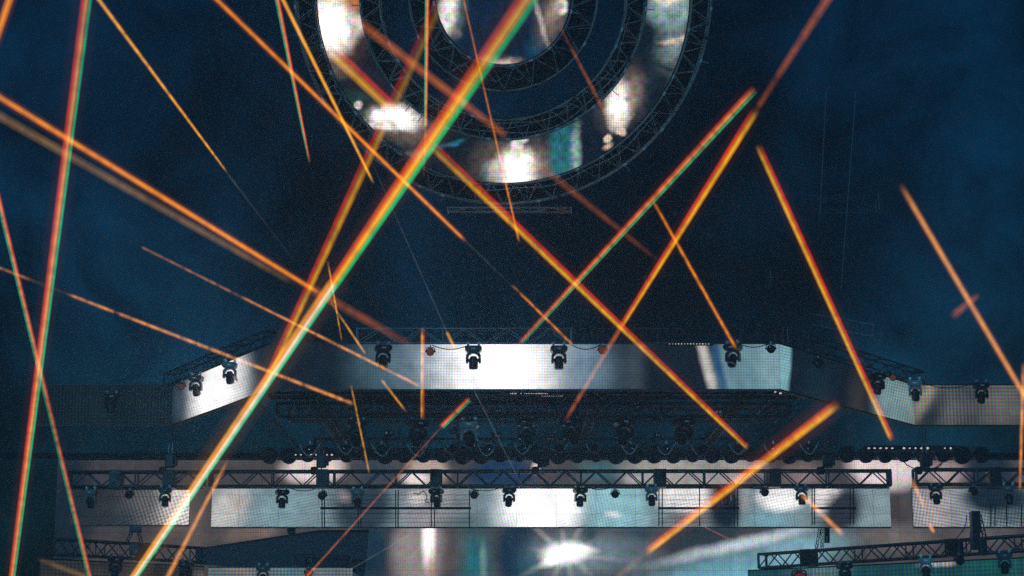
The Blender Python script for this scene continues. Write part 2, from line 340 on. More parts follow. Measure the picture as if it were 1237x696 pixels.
# --- back wall of the stage
Yw = 60.0
burst = []
for k in range(10):
    a = k * 36 + 8; L_ = (50, 30, 40, 26, 46, 30, 52, 26, 38, 30)[k]
    burst.append((685 + cos(R(a)) * L_ * .6, 670 + sin(R(a)) * L_ * .5, L_ * 1.1, 6.5, a, (225, 220, 216), .26))
wall = screen_mat('back_wall_picture', (70, 66, 66), [
    (170, 620, 140, 130, 0, (60, 57, 60), .9), (225, 640, 44, 60, 0, (104, 90, 84), .7), (110, 600, 60, 60, 0, (44, 54, 64), .7), (75, 640, 40, 200, 0, (20, 34, 46), 1, .7), (300, 645, 60, 16, -8, (128, 108, 100), .8),  # dark blue end blob paints thick haze over the wall
    (375, 566, 50, 26, 0, (222, 206, 200), 1, .5), (450, 570, 40, 30, 0, (40, 60, 76), .9), (515, 570, 34, 26, 0, (190, 168, 158), .9, .6), (500, 580, 26, 12, 0, (236, 226, 220), .9, .7), (605, 575, 55, 30, 0, (24, 52, 80), 1, .5),
    (648, 565, 8, 12, 0, (225, 205, 200), 1), (730, 570, 50, 24, 0, (60, 110, 120), .9), (840, 568, 110, 34, 0, (156, 154, 148), 1, .5), (770, 580, 24, 16, 0, (190, 190, 186), .7), (910, 580, 18, 14, 0, (40, 40, 46), .8),
    (975, 575, 40, 26, 0, (150, 128, 124), .8), (1080, 562, 60, 40, 0, (226, 210, 206), 1, .5), (1150, 572, 45, 24, 0, (196, 172, 168), .9), (1205, 575, 40, 60, 0, (28, 42, 54), 1, .6), (1090, 620, 16, 28, 0, (66, 54, 54), .9),
    (445, 668, 52, 66, 0, (20, 42, 58), 1, .8), (430, 650, 60, 14, -6, (18, 56, 70), .7), (505, 668, 44, 70, 0, (150, 140, 136), .9, .6), (516, 650, 12, 52, 0, (255, 246, 240), 1, 1, 1.8), (520, 690, 8, 34, -4, (190, 150, 130), .8),
    (572, 680, 36, 66, 0, (28, 100, 108), 1, 1), (545, 675, 26, 40, 20, (84, 70, 68), .8), (583, 680, 7, 40, 0, (120, 150, 150), .7),
    (625, 670, 36, 70, 0, (22, 44, 64), 1, .6), (745, 668, 80, 44, 0, (104, 122, 132), .9), (688, 672, 74, 44, 0, (124, 144, 152), .9), (640, 690, 26, 30, 0, (30, 84, 96), .7)] + burst + [(684, 669, 40, 19, -6, (255, 250, 246), 1, 1, 1.9), (668, 677, 22, 11, -30, (255, 248, 244), .9, 1, 1.5), (702, 664, 30, 7, 8, (255, 248, 244), .8, 1, 1.4),
    (715, 645, 20, 18, -35, (26, 48, 62), .8), (775, 645, 40, 16, 0, (40, 66, 80), .8), (850, 648, 80, 22, -14, (42, 50, 56), 1, .6),
    (890, 700, 170, 46, -8, (112, 176, 192), 1, .9), (960, 664, 110, 30, -10, (130, 172, 184), .9, .9), (905, 656, 165, 12, -13, (200, 212, 218), 1), (1090, 650, 70, 26, 0, (112, 104, 100), .9), (1190, 645, 60, 30, 0, (96, 90, 88), .9)],
    warp=.05, wscale=2.0, dots=2.9, amp=.25, seams=(52, 46, .35, .62), gain=1.3, seed=1.0)
A, B = at(60, 760, Yw), at(1300, 760, Yw)
screen('led_wall', 'large LED back wall with a white starburst and brown and blue glows', A, B, at(60, 556, Yw).z - A.z, wall, (60, 760, 1300, 760, 556, 556), depth=.3)

# --- LED panels below the low side trusses
Yq = 53.0
sideR = screen_mat('side_panel_picture_green', (28, 74, 80), [(1000, 685, 60, 40, 0, (110, 140, 148), .9), (1160, 690, 16, 8, 0, (220, 190, 180), 1), (1145, 692, 30, 6, 0, (190, 200, 205), .7), (1210, 680, 60, 50, 0, (24, 92, 84), .9)], warp=.05, dots=4.6, amp=.7, seams=(23, 23, .5, .45))
sideL = screen_mat('side_panel_picture_brown', (46, 46, 46), [(240, 692, 30, 20, 0, (110, 100, 90), .8), (120, 690, 60, 20, 0, (60, 56, 52), .8)], warp=.05, dots=4.4, amp=.6, seams=(46, 40, .5, .5))
sideM = screen_mat('side_panel_picture_grey', (104, 116, 120), [(290, 690, 26, 14, 0, (140, 128, 118), .8), (350, 690, 30, 20, 0, (70, 120, 128), .7)], warp=.05, dots=4.2, amp=.7)

# --- ring screens, hung high in front of the banner
Yr = 38.0; RC = at(608, -4, Yr); rp = mpp(Yr) / cos(PITCH) * 1.01; TILT = R(17)
RING = Matrix.Translation(RC) @ Matrix.Rotation(TILT, 4, 'X')      # ring plane: local x, z; audience on -y
def annulus(bm, r0, r1, y, n=128, uvo=None):
    uvl = bm.loops.layers.uv.verify() if uvo else None
    def V(r, i): a = 2 * pi * i / n; return (cos(a) * r, y, sin(a) * r)
    inner = [bm.verts.new(V(r0, i)) for i in range(n)] if r0 > 0 else None
    mid = bm.verts.new((0, y, 0)) if r0 <= 0 else None
    outer = [bm.verts.new(V(r1, i)) for i in range(n)]
    for i in range(n):
        j = (i + 1) % n
        f = bm.faces.new((inner[i], outer[i], outer[j], inner[j]) if inner else (mid, outer[i], outer[j]))
        if uvl:
            for lp in f.loops: lp[uvl].uv = ((608 + lp.vert.co.x / rp) / 100, (-4 - lp.vert.co.z / rp) / 100)
def ring_band(bm, r, y0, y1, n=128):
    a = [bm.verts.new((cos(2 * pi * i / n) * r, y0, sin(2 * pi * i / n) * r)) for i in range(n)]
    b = [bm.verts.new((cos(2 * pi * i / n) * r, y1, sin(2 * pi * i / n) * r)) for i in range(n)]
    for i in range(n): bm.faces.new((a[i], a[(i + 1) % n], b[(i + 1) % n], b[i]))
def ring_screen(label, r0, r1, mat):
    o = empty('round_led_screen', label, 'screen'); o.matrix_world = RING
    bm = NB(); annulus(bm, r0, r1, .0, uvo=True); obj('display', bm, mat, o)
    bm = NB(); annulus(bm, r0, r1, .14); ring_band(bm, r1, .002, .14)
    if r0 > 0: ring_band(bm, r0, .002, .14)
    obj('casing', bm, M_BLACK, o)
    for k in range(16):
        a = 2 * pi * k / 16; bm = NB(); box(bm, (0, 0, 0), (.05, .05, (r1 - r0) * .9), 0, Matrix.Rotation(-a + pi / 2, 3, 'Y'))
        obj('rear_brace', bm, M_BLACK, o, (cos(a) * (r0 + r1) / 2, .17, sin(a) * (r0 + r1) / 2))
    return o
ringpic = screen_mat('ring_picture', (15, 26, 38), [
    (398, 40, 56, 62, 0, (120, 80, 55), .8), (394, 30, 44, 52, 0, (255, 246, 236), 1, 1, 2.2), (425, 30, 22, 20, 0, (230, 222, 214), .9), (400, 85, 34, 18, 0, (110, 100, 92), .6), (425, 5, 30, 12, 0, (205, 120, 60), .8),
    (420, 128, 46, 26, 10, (34, 66, 60), .9), (440, 132, 16, 9, 0, (14, 22, 30), .9),
    (413, 131, 6, 8, 0, (225, 210, 200), 1, .6), (427, 130, 7, 7, 0, (225, 215, 205), 1, .6), (432, 151, 8, 8, 0, (230, 215, 205), 1, .6), (448, 143, 9, 8, 0, (240, 230, 222), 1, .6),
    (478, 150, 56, 30, 14, (160, 140, 125), .8), (474, 145, 42, 21, 8, (255, 247, 238), 1, 1, 2.2), (462, 153, 28, 8, 0, (245, 240, 236), 1, .6), (488, 172, 32, 14, 12, (96, 84, 74), .8), (500, 190, 40, 10, -14, (110, 100, 96), .7), 
    (545, 178, 24, 5, -16, (40, 120, 140), .9), (560, 205, 40, 22, 0, (12, 20, 28), 1),
    (624, 205, 74, 52, 0, (128, 110, 96), .95), (625, 210, 34, 38, 0, (255, 246, 236), 1, 1, 2.6), (624, 182, 10, 24, 0, (238, 228, 218), .9, .6), (632, 172, 8, 6, 0, (245, 240, 236), .9), (600, 212, 22, 22, 0, (190, 180, 172), .8, .7), (650, 205, 24, 26, 0, (140, 128, 120), .7), (588, 214, 12, 22, 0, (30, 90, 100), .6),
    (682, 188, 25, 62, 0, (38, 106, 116), .95, .6), (698, 188, 10, 60, 4, (150, 176, 172), .9, 1), (722, 180, 22, 50, 0, (13, 24, 36), 1, .5),
    (756, 120, 38, 60, 24, (120, 108, 100), .85), (752, 130, 22, 40, 4, (255, 244, 232), 1, 1, 2.0), (744, 150, 10, 16, 0, (225, 205, 190), .9), (737, 170, 7, 7, 0, (235, 215, 195), 1, .6), (755, 162, 9, 8, 0, (230, 205, 185), 1, .6), (738, 180, 9, 6, -30, (225, 195, 160), .9), (770, 112, 18, 28, 20, (150, 130, 118), .7),
    (800, 70, 20, 70, 12, (26, 42, 50), .9), (818, 55, 30, 46, 10, (120, 138, 138), .9), (815, 10, 40, 34, 0, (130, 160, 160), 1, .6), (812, 0, 26, 14, 0, (236, 220, 215), .9), (818, 50, 26, 6, -14, (230, 205, 190), .9), (800, 56, 16, 5, 0, (20, 28, 34), .8), (815, 85, 26, 6, 22, (24, 38, 46), .9), (822, 98, 16, 26, 24, (100, 112, 110), .7)],
    warp=.07, wscale=3.5, dots=3.0, amp=.4, gain=1.05, seed=3, mott=.45)
ring_screen('wide ring shaped LED screen with white flares, outermost of the hanging rings', 178 * rp, 230 * rp, ringpic)
discpic = screen_mat('disc_picture', (14, 34, 58), [
    (543, 15, 26, 46, 0, (110, 130, 128), .9), (540, 15, 15, 40, 6, (238, 234, 228), 1, .7), (548, 38, 12, 14, -40, (160, 150, 140), .7), (600, 45, 70, 50, 0, (13, 32, 52), .8),
    (605, 80, 40, 16, 0, (140, 124, 116), .9), (612, 77, 22, 8, -12, (205, 185, 175), .9), (648, 62, 18, 40, 0, (22, 68, 90), .8), (668, 22, 26, 50, 20, (128, 110, 98), .9), (655, 28, 6, 44, -14, (185, 175, 165), .9), (680, 8, 10, 12, 0, (248, 244, 240), 1, .6), (672, 12, 12, 26, 30, (190, 165, 145), .8)],
    warp=.06, wscale=3.5, dots=3.0, amp=.4, gain=1.0, seed=8, mott=.45)
ring_screen('round LED screen at the heart of the hanging rings, navy with pale edges', 0, 83 * rp, discpic)

def ring_truss(label, r0, r1, y0, y1, seg, mat, cr_=.022, extras=True, rnd=1, backing=False):
    rg = random.Random(rnd)
    o = empty('ring_truss', label, 'truss'); o.matrix_world = RING
    n = seg * 2
    def P(r, y, i): a = 2 * pi * i / n; return Vector((cos(a) * r, y, sin(a) * r))
    for r, y in ((r0, y0), (r1, y0), (r0, y1), (r1, y1)):
        bm = NB()
        m = 96
        for i in range(m):
            a, b = 2 * pi * i / m, 2 * pi * (i + 1) / m
            tube(bm, (cos(a) * r, y, sin(a) * r), (cos(b) * r, y, sin(b) * r), cr_, 6, False)
        obj('chord', bm, mat, o, smooth=True)
    bm = NB(); annulus(bm, r0 - .03, r1 + .03, y1 + .06); annulus(bm, r0 - .03, r1 + .03, y1 + .075); (obj('darkening_sheet', bm, M_CLOTH, o) if backing else bm.free())  # sheet added so the gaps between the tubes look dark
    bm = NB()
    for i in range(n):
        rr = cr_ * .42
        for y in (y0, y1): tube(bm, P(r0 if i % 2 else r1, y, i), P(r1 if i % 2 else r0, y, i + 1 + rg.uniform(-.12, .12)), rr, 5, False)
        for r in (r0, r1): tube(bm, P(r, y0 if i % 2 else y1, i), P(r, y1 if i % 2 else y0, i + 1), rr, 5, False)
        if i % 4 == 0:
            tube(bm, P(r0, y0, i), P(r1, y0, i), rr, 5, False); tube(bm, P(r0, y0, i), P(r0, y1, i), rr, 5, False)
    obj('lattice', bm, mat, o, smooth=True)
    if extras:
        for k in range(seg // 3):
            a = 2 * pi * (k + rg.random() * .5) / (seg // 3); r = r0 + (r1 - r0) * rg.uniform(.1, 1.05)
            bm = NB(); box(bm, (0, 0, 0), (rg.uniform(.06, .2), .1, rg.uniform(.05, .11)), .01, Matrix.Rotation(-a + rg.uniform(-.3, .3), 3, 'Y'))
            obj('junction_box', bm, M_PLASTIC, o, (cos(a) * r, y0 - .05, sin(a) * r))
        for k in range(9):
            a0 = rg.uniform(0, 2 * pi) if k > 4 else rg.uniform(pi * 1.0, pi * 1.5); sp = rg.uniform(.6, 1.7); r = r0 + (r1 - r0) * rg.uniform(-.1, 1.1); pts = []
            fr_, am = rg.uniform(.4, .9), rg.uniform(.015, .07)
            for i in range(31):
                a = a0 + sp * i / 30; q = r + am * sin(i * fr_ + k); pts.append(Vector((cos(a) * q, y0 - .03 - .03 * abs(sin(i)), sin(a) * q)))
            bm = NB(); path(bm, pts, rg.uniform(.007, .013), 5); obj('cable_run', bm, rg.choice((M_CABLE, M_ALU)), o, smooth=True)
        for k in range(seg):
            a = 2 * pi * (k + .35) / seg + rg.uniform(-.03, .03); r = rg.choice((r0, r1))
            if sin(a) > .15: continue
            bm = NB(); box(bm, (0, -.03, 0), (.05, .05, .1), .008, Matrix.Rotation(-a, 3, 'Y'))
            if rg.random() < .4: tube(bm, (0, 0, 0), (cos(a) * .18, -.1, sin(a) * .18), .01, 5)
            obj('clamp', bm, M_ALU, o, (cos(a) * r, y0, sin(a) * r))
    return o
ring_truss('large outer ring truss wrapped round the ring shaped screen', 232 * rp, 256 * rp, -.28, .25, 52, M_RALU, .03, rnd=1, backing=True)
ring_truss('middle ring truss along the inner edge of the ring shaped screen', 152 * rp, 176 * rp, -.28, .25, 40, M_RALU, .03, rnd=2, backing=True)
ring_truss('small inner ring truss closely round the round LED screen', 86 * rp, 116 * rp, -.22, .28, 20, M_RALU, .026, rnd=3, backing=True)

# ------------------------------------------------------------------ straight trusses
def truss(label, A, B, size, bay, mat, ch=.026, group=None, name='lighting_truss', plates=(), vertical=True):
    A, B = Vector(A), Vector(B); d = (B - A); L = d.length; u = d / L
    side = Vector((-u.y, u.x, 0)).normalized(); up = u.cross(side); up = up if up.z > 0 else -up
    o = empty(name, label, 'truss', A, group); h = size / 2
    cs = [side * sx * h + up * sz * h for sx, sz in ((-1, -1), (1, -1), (1, 1), (-1, 1))]
    for c in cs:
        bm = NB(); tube(bm, c, c + d, ch, 8); obj('chord', bm, mat, o, smooth=True)
    n = max(2, round(L / bay)); n += n % 2
    bm = NB()
    for i in range(n):
        t0, t1 = d * (i / n), d * ((i + 1) / n)
        for a, b in ((0, 3), (1, 2), (0, 1), (3, 2)):
            p, q = (cs[a], cs[b]) if i % 2 == 0 else (cs[b], cs[a])
            tube(bm, p + t0, q + t1, ch * .6, 6, False)
        if vertical and i % 4 == 0:
            for a, b in ((0, 3), (1, 2), (0, 1), (3, 2)): tube(bm, cs[a] + t0, cs[b] + t0, ch * .7, 6, False)
    obj('lattice', bm, mat, o, smooth=True)
    for e in (0, 1):
        bm = NB(); t = d * e
        for a, b in ((0, 1), (1, 2), (2, 3), (3, 0)): tube(bm, cs[a] + t, cs[b] + t, ch * 1.25, 8)
        obj('end_frame', bm, mat, o)
    rz = Matrix((side, u, up)).transposed()
    for p in plates:
        bm = NB(); box(bm, d * p, (size + ch * 2.6, .34, size + ch * 2.6), .015, rz); obj('sleeve_block', bm, M_BLACK, o)
    return o
def tr(label, x0, y0, x1, y1, Y0, Y1, size, bay, mat, **k):
    return truss(label, at(x0, y0, Y0), at(x1, y1, Y1), size, bay, mat, **k)
# long truss in front of the lower LED strip
Yt = 54.0
def plate_t(xs, x0, x1): return [(x - x0) / (x1 - x0) for x in xs]
tr('long black truss running across the stage above the dotted LED strip', 255, 579, 1074, 578, Yt, Yt, .43, .46, M_DALU, ch=.035, plates=plate_t((390, 527, 797, 935), 255, 1074))
tr('short black truss above the brownish LED strip', 84, 579.5, 246, 579.5, Yt, Yt, .43, .46, M_DALU, ch=.033, plates=plate_t((205, 141), 84, 246))
tr('short black truss above the pinkish LED strip', 1105, 576.5, 1290, 576.5, Yt, Yt, .43, .46, M_DALU, ch=.035, plates=plate_t((1200,), 1105, 1290))
# bright truss above the banner
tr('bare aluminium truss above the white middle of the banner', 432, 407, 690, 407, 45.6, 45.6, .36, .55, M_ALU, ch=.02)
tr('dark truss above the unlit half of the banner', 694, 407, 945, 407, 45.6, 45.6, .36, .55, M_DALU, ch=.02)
tr('truss slanting back above the short white banner', 326, 409, 205, 460, 45.8, 51.8, .36, .55, M_DALU, ch=.02)
tr('truss slanting back above the short teal banner', 944, 405, 1110, 458, 45.8, 51.8, .36, .55, M_DALU, ch=.02)
# low side trusses
tr('black truss below the hoist tower, rising towards the stage end', 921, 678, 1300, 652, 58.5, 51.5, .42, .44, M_DALU, ch=.034, plates=(.165, .64))
tr('black truss carrying the A shaped stand, sinking into the haze', 60, 660, 262, 672, 52.0, 56.5, .42, .44, M_DALU, ch=.03, plates=(.55,))
tr('small truss half hidden under the black canopy', 357, 676, 424, 679, 55.0, 55.0, .3, .36, M_DALU, ch=.022)
# ring bottom bar
tr('thin straight truss bar hanging below the outer ring', 541, 254, 690, 254, 38.2, 38.2, .1, .5, M_ALU, ch=.012)

# ------------------------------------------------------------------ stage roof and what hangs from it
ZC = cl.z + .45
def xa(px, Y): return (px - 618.5) / F * Y / cos(PITCH) * 1.0
_pl = [(xa(325, 45.3), 45.4), (xa(943, 45.3), 45.4), (xa(1105, 51.6), 51.8), (xa(1330, 51.6), 51.8), (xa(1330, 51.6), 61.5), (xa(-90, 51.6), 61.5), (xa(-90, 51.6), 51.8), (xa(207, 51.6), 51.8)]
rf = empty('roof_grid', 'open black roof grid of thin joists behind the LED banner', 'roof', (0, 53, ZC))
for Y in (46.2, 46.6, 47.1, 47.7, 48.6):
    bm = NB(); box(bm, (0, 0, 0), (xa(900, 48) * 2.1, .05, .06)); obj('joist', bm, M_DALU, rf, (0, Y - 53, 0))
for i in range(9):
    bm = NB(); x = (i - 4) * 1.75; box(bm, (0, 0, 0), (.04, 14.6, .05)); obj('purlin', bm, M_DALU, rf, (x, .5, .08))
for i, (Y, z, lab) in enumerate(((46.4, -.28, 'foremost roof truss hidden just behind the white banner'), (48.0, -.53, 'roof truss carrying the row of big moving heads'), (50.6, -.30, 'bright roof truss behind the row of big moving heads'), (57.4, -.24, 'rearmost roof truss carrying the curved bracket lamps'))):
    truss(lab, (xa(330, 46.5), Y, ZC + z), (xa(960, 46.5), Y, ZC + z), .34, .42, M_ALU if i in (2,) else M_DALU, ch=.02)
for Y, z, x0, x1, lab in ((46.9, -.62, 430, 700, 'short low truss hung close behind the white banner'),):
    truss(lab, (xa(x0, 46.5), Y, ZC + z), (xa(x1, 46.5), Y, ZC + z), .3, .34, M_DALU, ch=.022)
for i, px in enumerate((372, 545, 722, 905)):
    x = xa(px, 47)
    truss(('roof truss running to the back wall at its dark end', 'roof truss running back beside the upright orange beam', 'roof truss running back beside the dull red beam foot', 'roof truss running back near the end of the long beam')[i], (x, 46.3, ZC - .05), (x, 58.6, ZC - .05), .26, .5, M_DALU, ch=.018)
for i, (px, py, Y) in enumerate(((478, 488, 47), (536, 481, 46.6), (602, 497, 47.4), (665, 497, 47.4), (712, 492, 47.2), (770, 488, 47), (793, 506, 48.4), (868, 498, 47.6), (548, 521, 50), (600, 527, 50.5), (665, 527, 50.5), (718, 524, 50.2), (794, 526, 50.4), (850, 528, 50.6), (470, 524, 50), (402, 512, 49), (930, 502, 48))):
    b0 = at(px, py, Y)
    if i == 0:
        jb = empty('dimmer_box', 'small grey dimmer box clamped among the roof trusses', 'dimmer box', b0, 'dimmer boxes among the roof trusses')
        bm = NB(); box(bm, (0, 0, 0), (.22, .12, .16), .012); obj('casing', bm, M_PLASTIC, jb)
        bm = NB(); box(bm, (-.045, -.064, .01), (.05, .01, .085), .003, Matrix.Rotation(.35, 3, 'Y')); obj('label_plate', bm, M_GLINT, jb)
        bm = NB(); box(bm, (.045, -.064, .01), (.05, .01, .085), .003, Matrix.Rotation(.35, 3, 'Y')); obj('label_plate', bm, M_GLINT, jb)
        bm = NB(); tube(bm, (0, 0, .08), (0, 0, .3), .015, 6); obj('hanger', bm, M_ALU, jb)
    else: dup(jb, b0, 'small grey dimmer box clamped among the roof trusses', random.uniform(-.5, .5), random.uniform(.7, 1.15))
bm = NB(); box(bm, (0, 59.3, ZC - .36), (xa(1320, 59) * 2, .2, .16)); tag(obj('fascia_board', bm, M_CLOTH), 'long black fascia over the top of the back wall', 'fascia')

# ------------------------------------------------------------------ fixtures
def make_moving_head(loc, label, scale=1.0, tilt=0.0):
    o = empty('moving_head_light', label, 'stage light', loc); o.scale = (scale,) * 3
    for sx in (-1, 1):
        bm = NB(); box(bm, (sx * .13, 0, -.035), (.05, .06, .07), .01); tube(bm, (sx * .13, -.04, .02), (sx * .13, .04, .02), .04, 8); obj('clamp', bm, M_ALU, o)
    bm = NB()
    prism(bm, [(-.17, -.05), (.17, -.05), (.205, -.085), (.205, -.15), (.15, -.205), (-.15, -.205), (-.205, -.15), (-.205, -.085)], .14)
    base = obj('base', bm, M_PLASTIC, o)
    bm = NB(); box(bm, (0, -.143, -.125), (.1, .008, .04), .003); obj('status_panel', bm, M_GLINT, base)
    bm = NB(); c = -.36; ro = .128
    outer = [(-.09, -.207), (.09, -.207), (.15, -.225), (.18, -.27), (.185, -.45), (.165, -.475), (.13, -.47)]
    arc = [(cos(a) * ro, c + sin(a) * ro) for a in [pi * i / 14 for i in range(15)]]
    prism(bm, outer + [(ro, c - .05)] + arc + [(-ro, c - .05), (-.13, -.47), (-.165, -.475), (-.185, -.45), (-.18, -.27), (-.15, -.225)], .06)
    obj('yoke', bm, M_PLASTIC, o)
    bm = NB()
    lathe(bm, [(.04, .085), (.075, .075), (.092, .03), (.098, -.02), (.1, -.1), (.112, -.13), (.112, -.2), (.1, -.23)], 24)
    for sx in (-1, 1): tube(bm, (sx * .09, 0, -.02), (sx * .135, 0, -.02), .045, 12)
    for k in range(6):
        a = k * pi / 3; box(bm, (cos(a) * .102, sin(a) * .102, -.07), (.016, .016, .1), .003, Matrix.Rotation(a, 3, 'Z'))
    h = obj('lamp_head', bm, M_PLASTIC, o, (0, 0, -.375), True)
    bm = NB(); lathe(bm, [(.102, -.229), (.102, -.243), (.09, -.243), (.09, -.231)], 24, cap=False); obj('lens_rim', bm, M_GLINT, h, smooth=True)
    bm = NB(); lathe(bm, [(.091, -.232), (.07, -.24), (.04, -.246), (.01, -.249)], 20); obj('lens', bm, M_GLASS, h, smooth=True)
    pose(o, tilt)
    return o
heads = [
 # px, py(top), Y, scale, tilt, label
 (572, 416, 44.6, 1.0, .15, 'moving head hanging before the whitest part of the banner'),
 (675, 416, 44.6, 1.0, .2, 'moving head beside the amber can on the bright part of the banner'),
 (885, 414, 44.6, 1.0, -.5, 'moving head where an orange beam meets the teal part of the banner'),
 (463, 415, 44.6, 1.0, -.3, 'moving head dim in haze at the grey start of the banner'),
 (237, 452, 49.1, .95, .5, 'moving head on the low end of the short white banner'),
 (278, 436, 46.9, .95, .6, 'moving head on the high end of the short white banner'),
 (1060, 450, 49.0, .95, .2, 'moving head beside a red beam on the short teal banner'),
 (1105, 458, 50.7, .98, .4, 'moving head at the fold between teal and dotted grey banners'),
 (1185, 461, 51.0, .98, .3, 'moving head in the middle of the dotted grey banner'),
 (135, 474, 51.0, .98, .3, 'moving head on the unlit banner, a faint shape in haze'),
 (505, 505, 48.0, 1.22, .6, 'big roof moving head right below the upright orange beam'),
 (567, 506, 48.0, 1.22, .7, 'big roof moving head below the broken orange and green beam'),
 (636, 503, 48.0, 1.22, .8, 'big roof moving head under the end of the white banner glare'),
 (690, 503, 48.0, 1.22, .8, 'big roof moving head at the foot of a dull red beam'),
 (754, 503, 48.0, 1.22, .6, 'big roof moving head, dark, next after the dull red beam'),
 (826, 503, 48.0, 1.22, .7, 'big roof moving head with a glinting lens beside the long red and yellow beam'),
 (432, 505, 48.0, 1.22, .6, 'big roof moving head crossed by the dotted orange beam'),
 (200, 588, 53.6, .92, .3, 'moving head on the bright end of the brownish strip'),
 (341, 590, 53.6, .92, -.2, 'moving head on the cyan dotted start of the long strip'),
 (432, 590, 53.6, .92, .3, 'moving head lost in the dark part of the long strip'),
 (527, 589, 53.6, .92, .3, 'moving head with loose cables on the framed pinkish part of the strip'),
 (615, 588, 53.6, .92, .35, 'moving head just before the strip turns white'),
 (701, 588, 53.6, .92, .35, 'moving head just after the white middle of the strip'),
 (787, 587, 53.6, .92, .3, 'moving head where the cyan dots meet the framed part'),
 (876, 587, 53.6, .92, .2, 'moving head behind the thick orange beam'),
 (968, 586, 53.6, .92, .2, 'moving head lit orange where a short beam starts'),
 (1130, 585, 53.6, .92, .3, 'moving head on the pinkish dotted strip'),
 (1218, 585, 53.6, .95, .3, 'moving head in the dark part behind the hoist tower'),
 (110, 590, 53.6, .92, .3, 'moving head on the dull far end of the brownish strip'),
 (225, 677, 53.8, .95, .2, 'moving head under the low truss beside an orange beam'),
 (318, 682, 54.5, .95, .1, 'moving head hanging below the black canopy'),
 (1020, 679, 55.5, 1.0, .3, 'moving head below the rising truss, next after the red lens lamp'),
 (1118, 672, 54.0, 1.0, .3, 'moving head below the middle of the rising truss'),
 (1213, 666, 52.2, 1.0, .3, 'moving head below the high end of the rising truss'),
 (140, 671, 52.5, .95, .2, 'moving head below the A shaped stand, a dim shape'),
]
G_H = 'moving head lights hung from the trusses'
proto = None
for px, py, Y, sc, tl, lab in heads:
    loc = at(px, py, Y)
    if proto is None: proto = make_moving_head(loc, lab, sc, tl); proto['group'] = G_H
    else: dup(proto, loc, lab, random.uniform(-.5, .5), sc, tl + random.uniform(-.15, .25))

def make_par(loc, label, mat, scale=1.0):
    o = empty('par_can', label, 'stage light', loc); o.scale = (scale,) * 3
    bm = NB(); box(bm, (0, 0, -.03), (.04, .05, .07), .008); obj('clamp', bm, M_ALU, o)
    bm = NB(); path(bm, [Vector(p) for p in ((-.135, 0, -.2), (-.12, 0, -.09), (0, 0, -.06), (.12, 0, -.09), (.135, 0, -.2))], .014, 6)
    for sx in (-1, 1): tube(bm, (sx * .12, 0, -.2), (sx * .16, 0, -.2), .025, 8)
    obj('bracket', bm, M_BLACK, o)
    bm = NB(); lathe(bm, [(.03, .15), (.08, .13), (.115, .05), (.12, -.1), (.125, -.12), (.105, -.12), (.1, -.1)], 20, 'Y')
    b = obj('can_body', bm, M_PLASTIC, o, (0, 0, -.2), True); b.rotation_euler.x = .25
    bm = NB(); lathe(bm, [(.101, -.105), (.07, -.115), (.02, -.12)], 20, 'Y'); obj('lens', bm, mat, b, smooth=True)
    return o
def set_lens(r, mat):
    for c in r.children:
        for g in c.children:
            g.data = g.data.copy(); g.data.materials[0] = mat
cans = [
 (520, 417, 44.7, .8, M_DIMLENS, 'small par can near the upright orange beam on the banner'),
 (728, 415, 44.7, .8, M_AMBER, 'small par can with an amber lens in the middle of the banner'),
 (931, 413, 44.7, .85, M_GLASS, 'small unlit par can at the teal end of the banner'),
 (220, 460, 50.0, .75, M_DIMLENS, 'small par can with a pale orange lens on the short white banner'),
 (1078, 449, 49.7, .75, M_DIMLENS, 'small par can with a brown lens on the short teal banner'),
 (988, 430, 46.2, .95, M_GLASS, 'small unlit par can by the dark fold of the banner'),
 (157, 590, 53.5, .9, M_GLASS, 'small par can on the brownish strip'),
 (390, 591, 53.5, .9, M_GLASS, 'small par can where the long strip turns dark'),
 (573, 590, 53.5, .9, M_GLASS, 'small par can on the many coloured dots of the strip'),
 (743, 589, 53.5, .9, M_GLASS, 'small par can on the cyan dots of the strip'),
 (923, 587, 53.5, .9, M_GLASS, 'small par can with side knobs above the white patch of the strip'),
 (1175, 586, 53.5, .9, M_GLASS, 'small par can at the dark edge of the pinkish strip'),
 (1158, 668, 53.0, 1.0, M_GLASS, 'small par can below the rising truss by a pinkish glow'),
 (965, 684, 57.3, 1.7, M_REDLENS, 'big lamp with a glowing red lens below the rising truss'),
 (373, 684, 54.5, .9, M_AMBER, 'small lamp with a hot orange spot below the canopy'),
]
G_C = 'small par cans hung from the trusses'
pproto = None
for px, py, Y, sc, mt, lab in cans:
    if pproto is None: pproto = make_par(at(px, py, Y), lab, mt, sc); pproto['group'] = G_C
    else: set_lens(dup(pproto, at(px, py, Y), lab, random.uniform(-.2, .2), sc), mt)

# curved bracket lamps at the back of the roof
def make_wash(loc, label):
    o = empty('wash_light', label, 'stage light', loc)
    bm = NB(); box(bm, (0, 0, -.04), (.06, .08, .1), .01); obj('clamp', bm, M_ALU, o)
    bm = NB(); pts = [Vector((-.29, -.05, -.08)), Vector((-.2, -.1, -.27)), Vector((-.08, -.13, -.40)), Vector((0, -.14, -.43)), Vector((.08, -.13, -.40)), Vector((.2, -.1, -.22)), Vector((.31, -.05, -.03))]
    path(bm, pts, .018, 6); obj('bracket', bm, M_GLINT, o, smooth=True)
    bm = NB(); lathe(bm, [(.04, .15), (.1, .13), (.125, .05), (.125, -.08), (.11, -.1)], 20, 'Y'); b = obj('lamp_body', bm, M_BLACK, o, (0, .08, -.22), True)
    bm = NB(); lathe(bm, [(.108, -.101), (.07, -.115), (.02, -.12)], 20, 'Y'); obj('lens', bm, M_GLASS, b, smooth=True)
    return o
wp = None
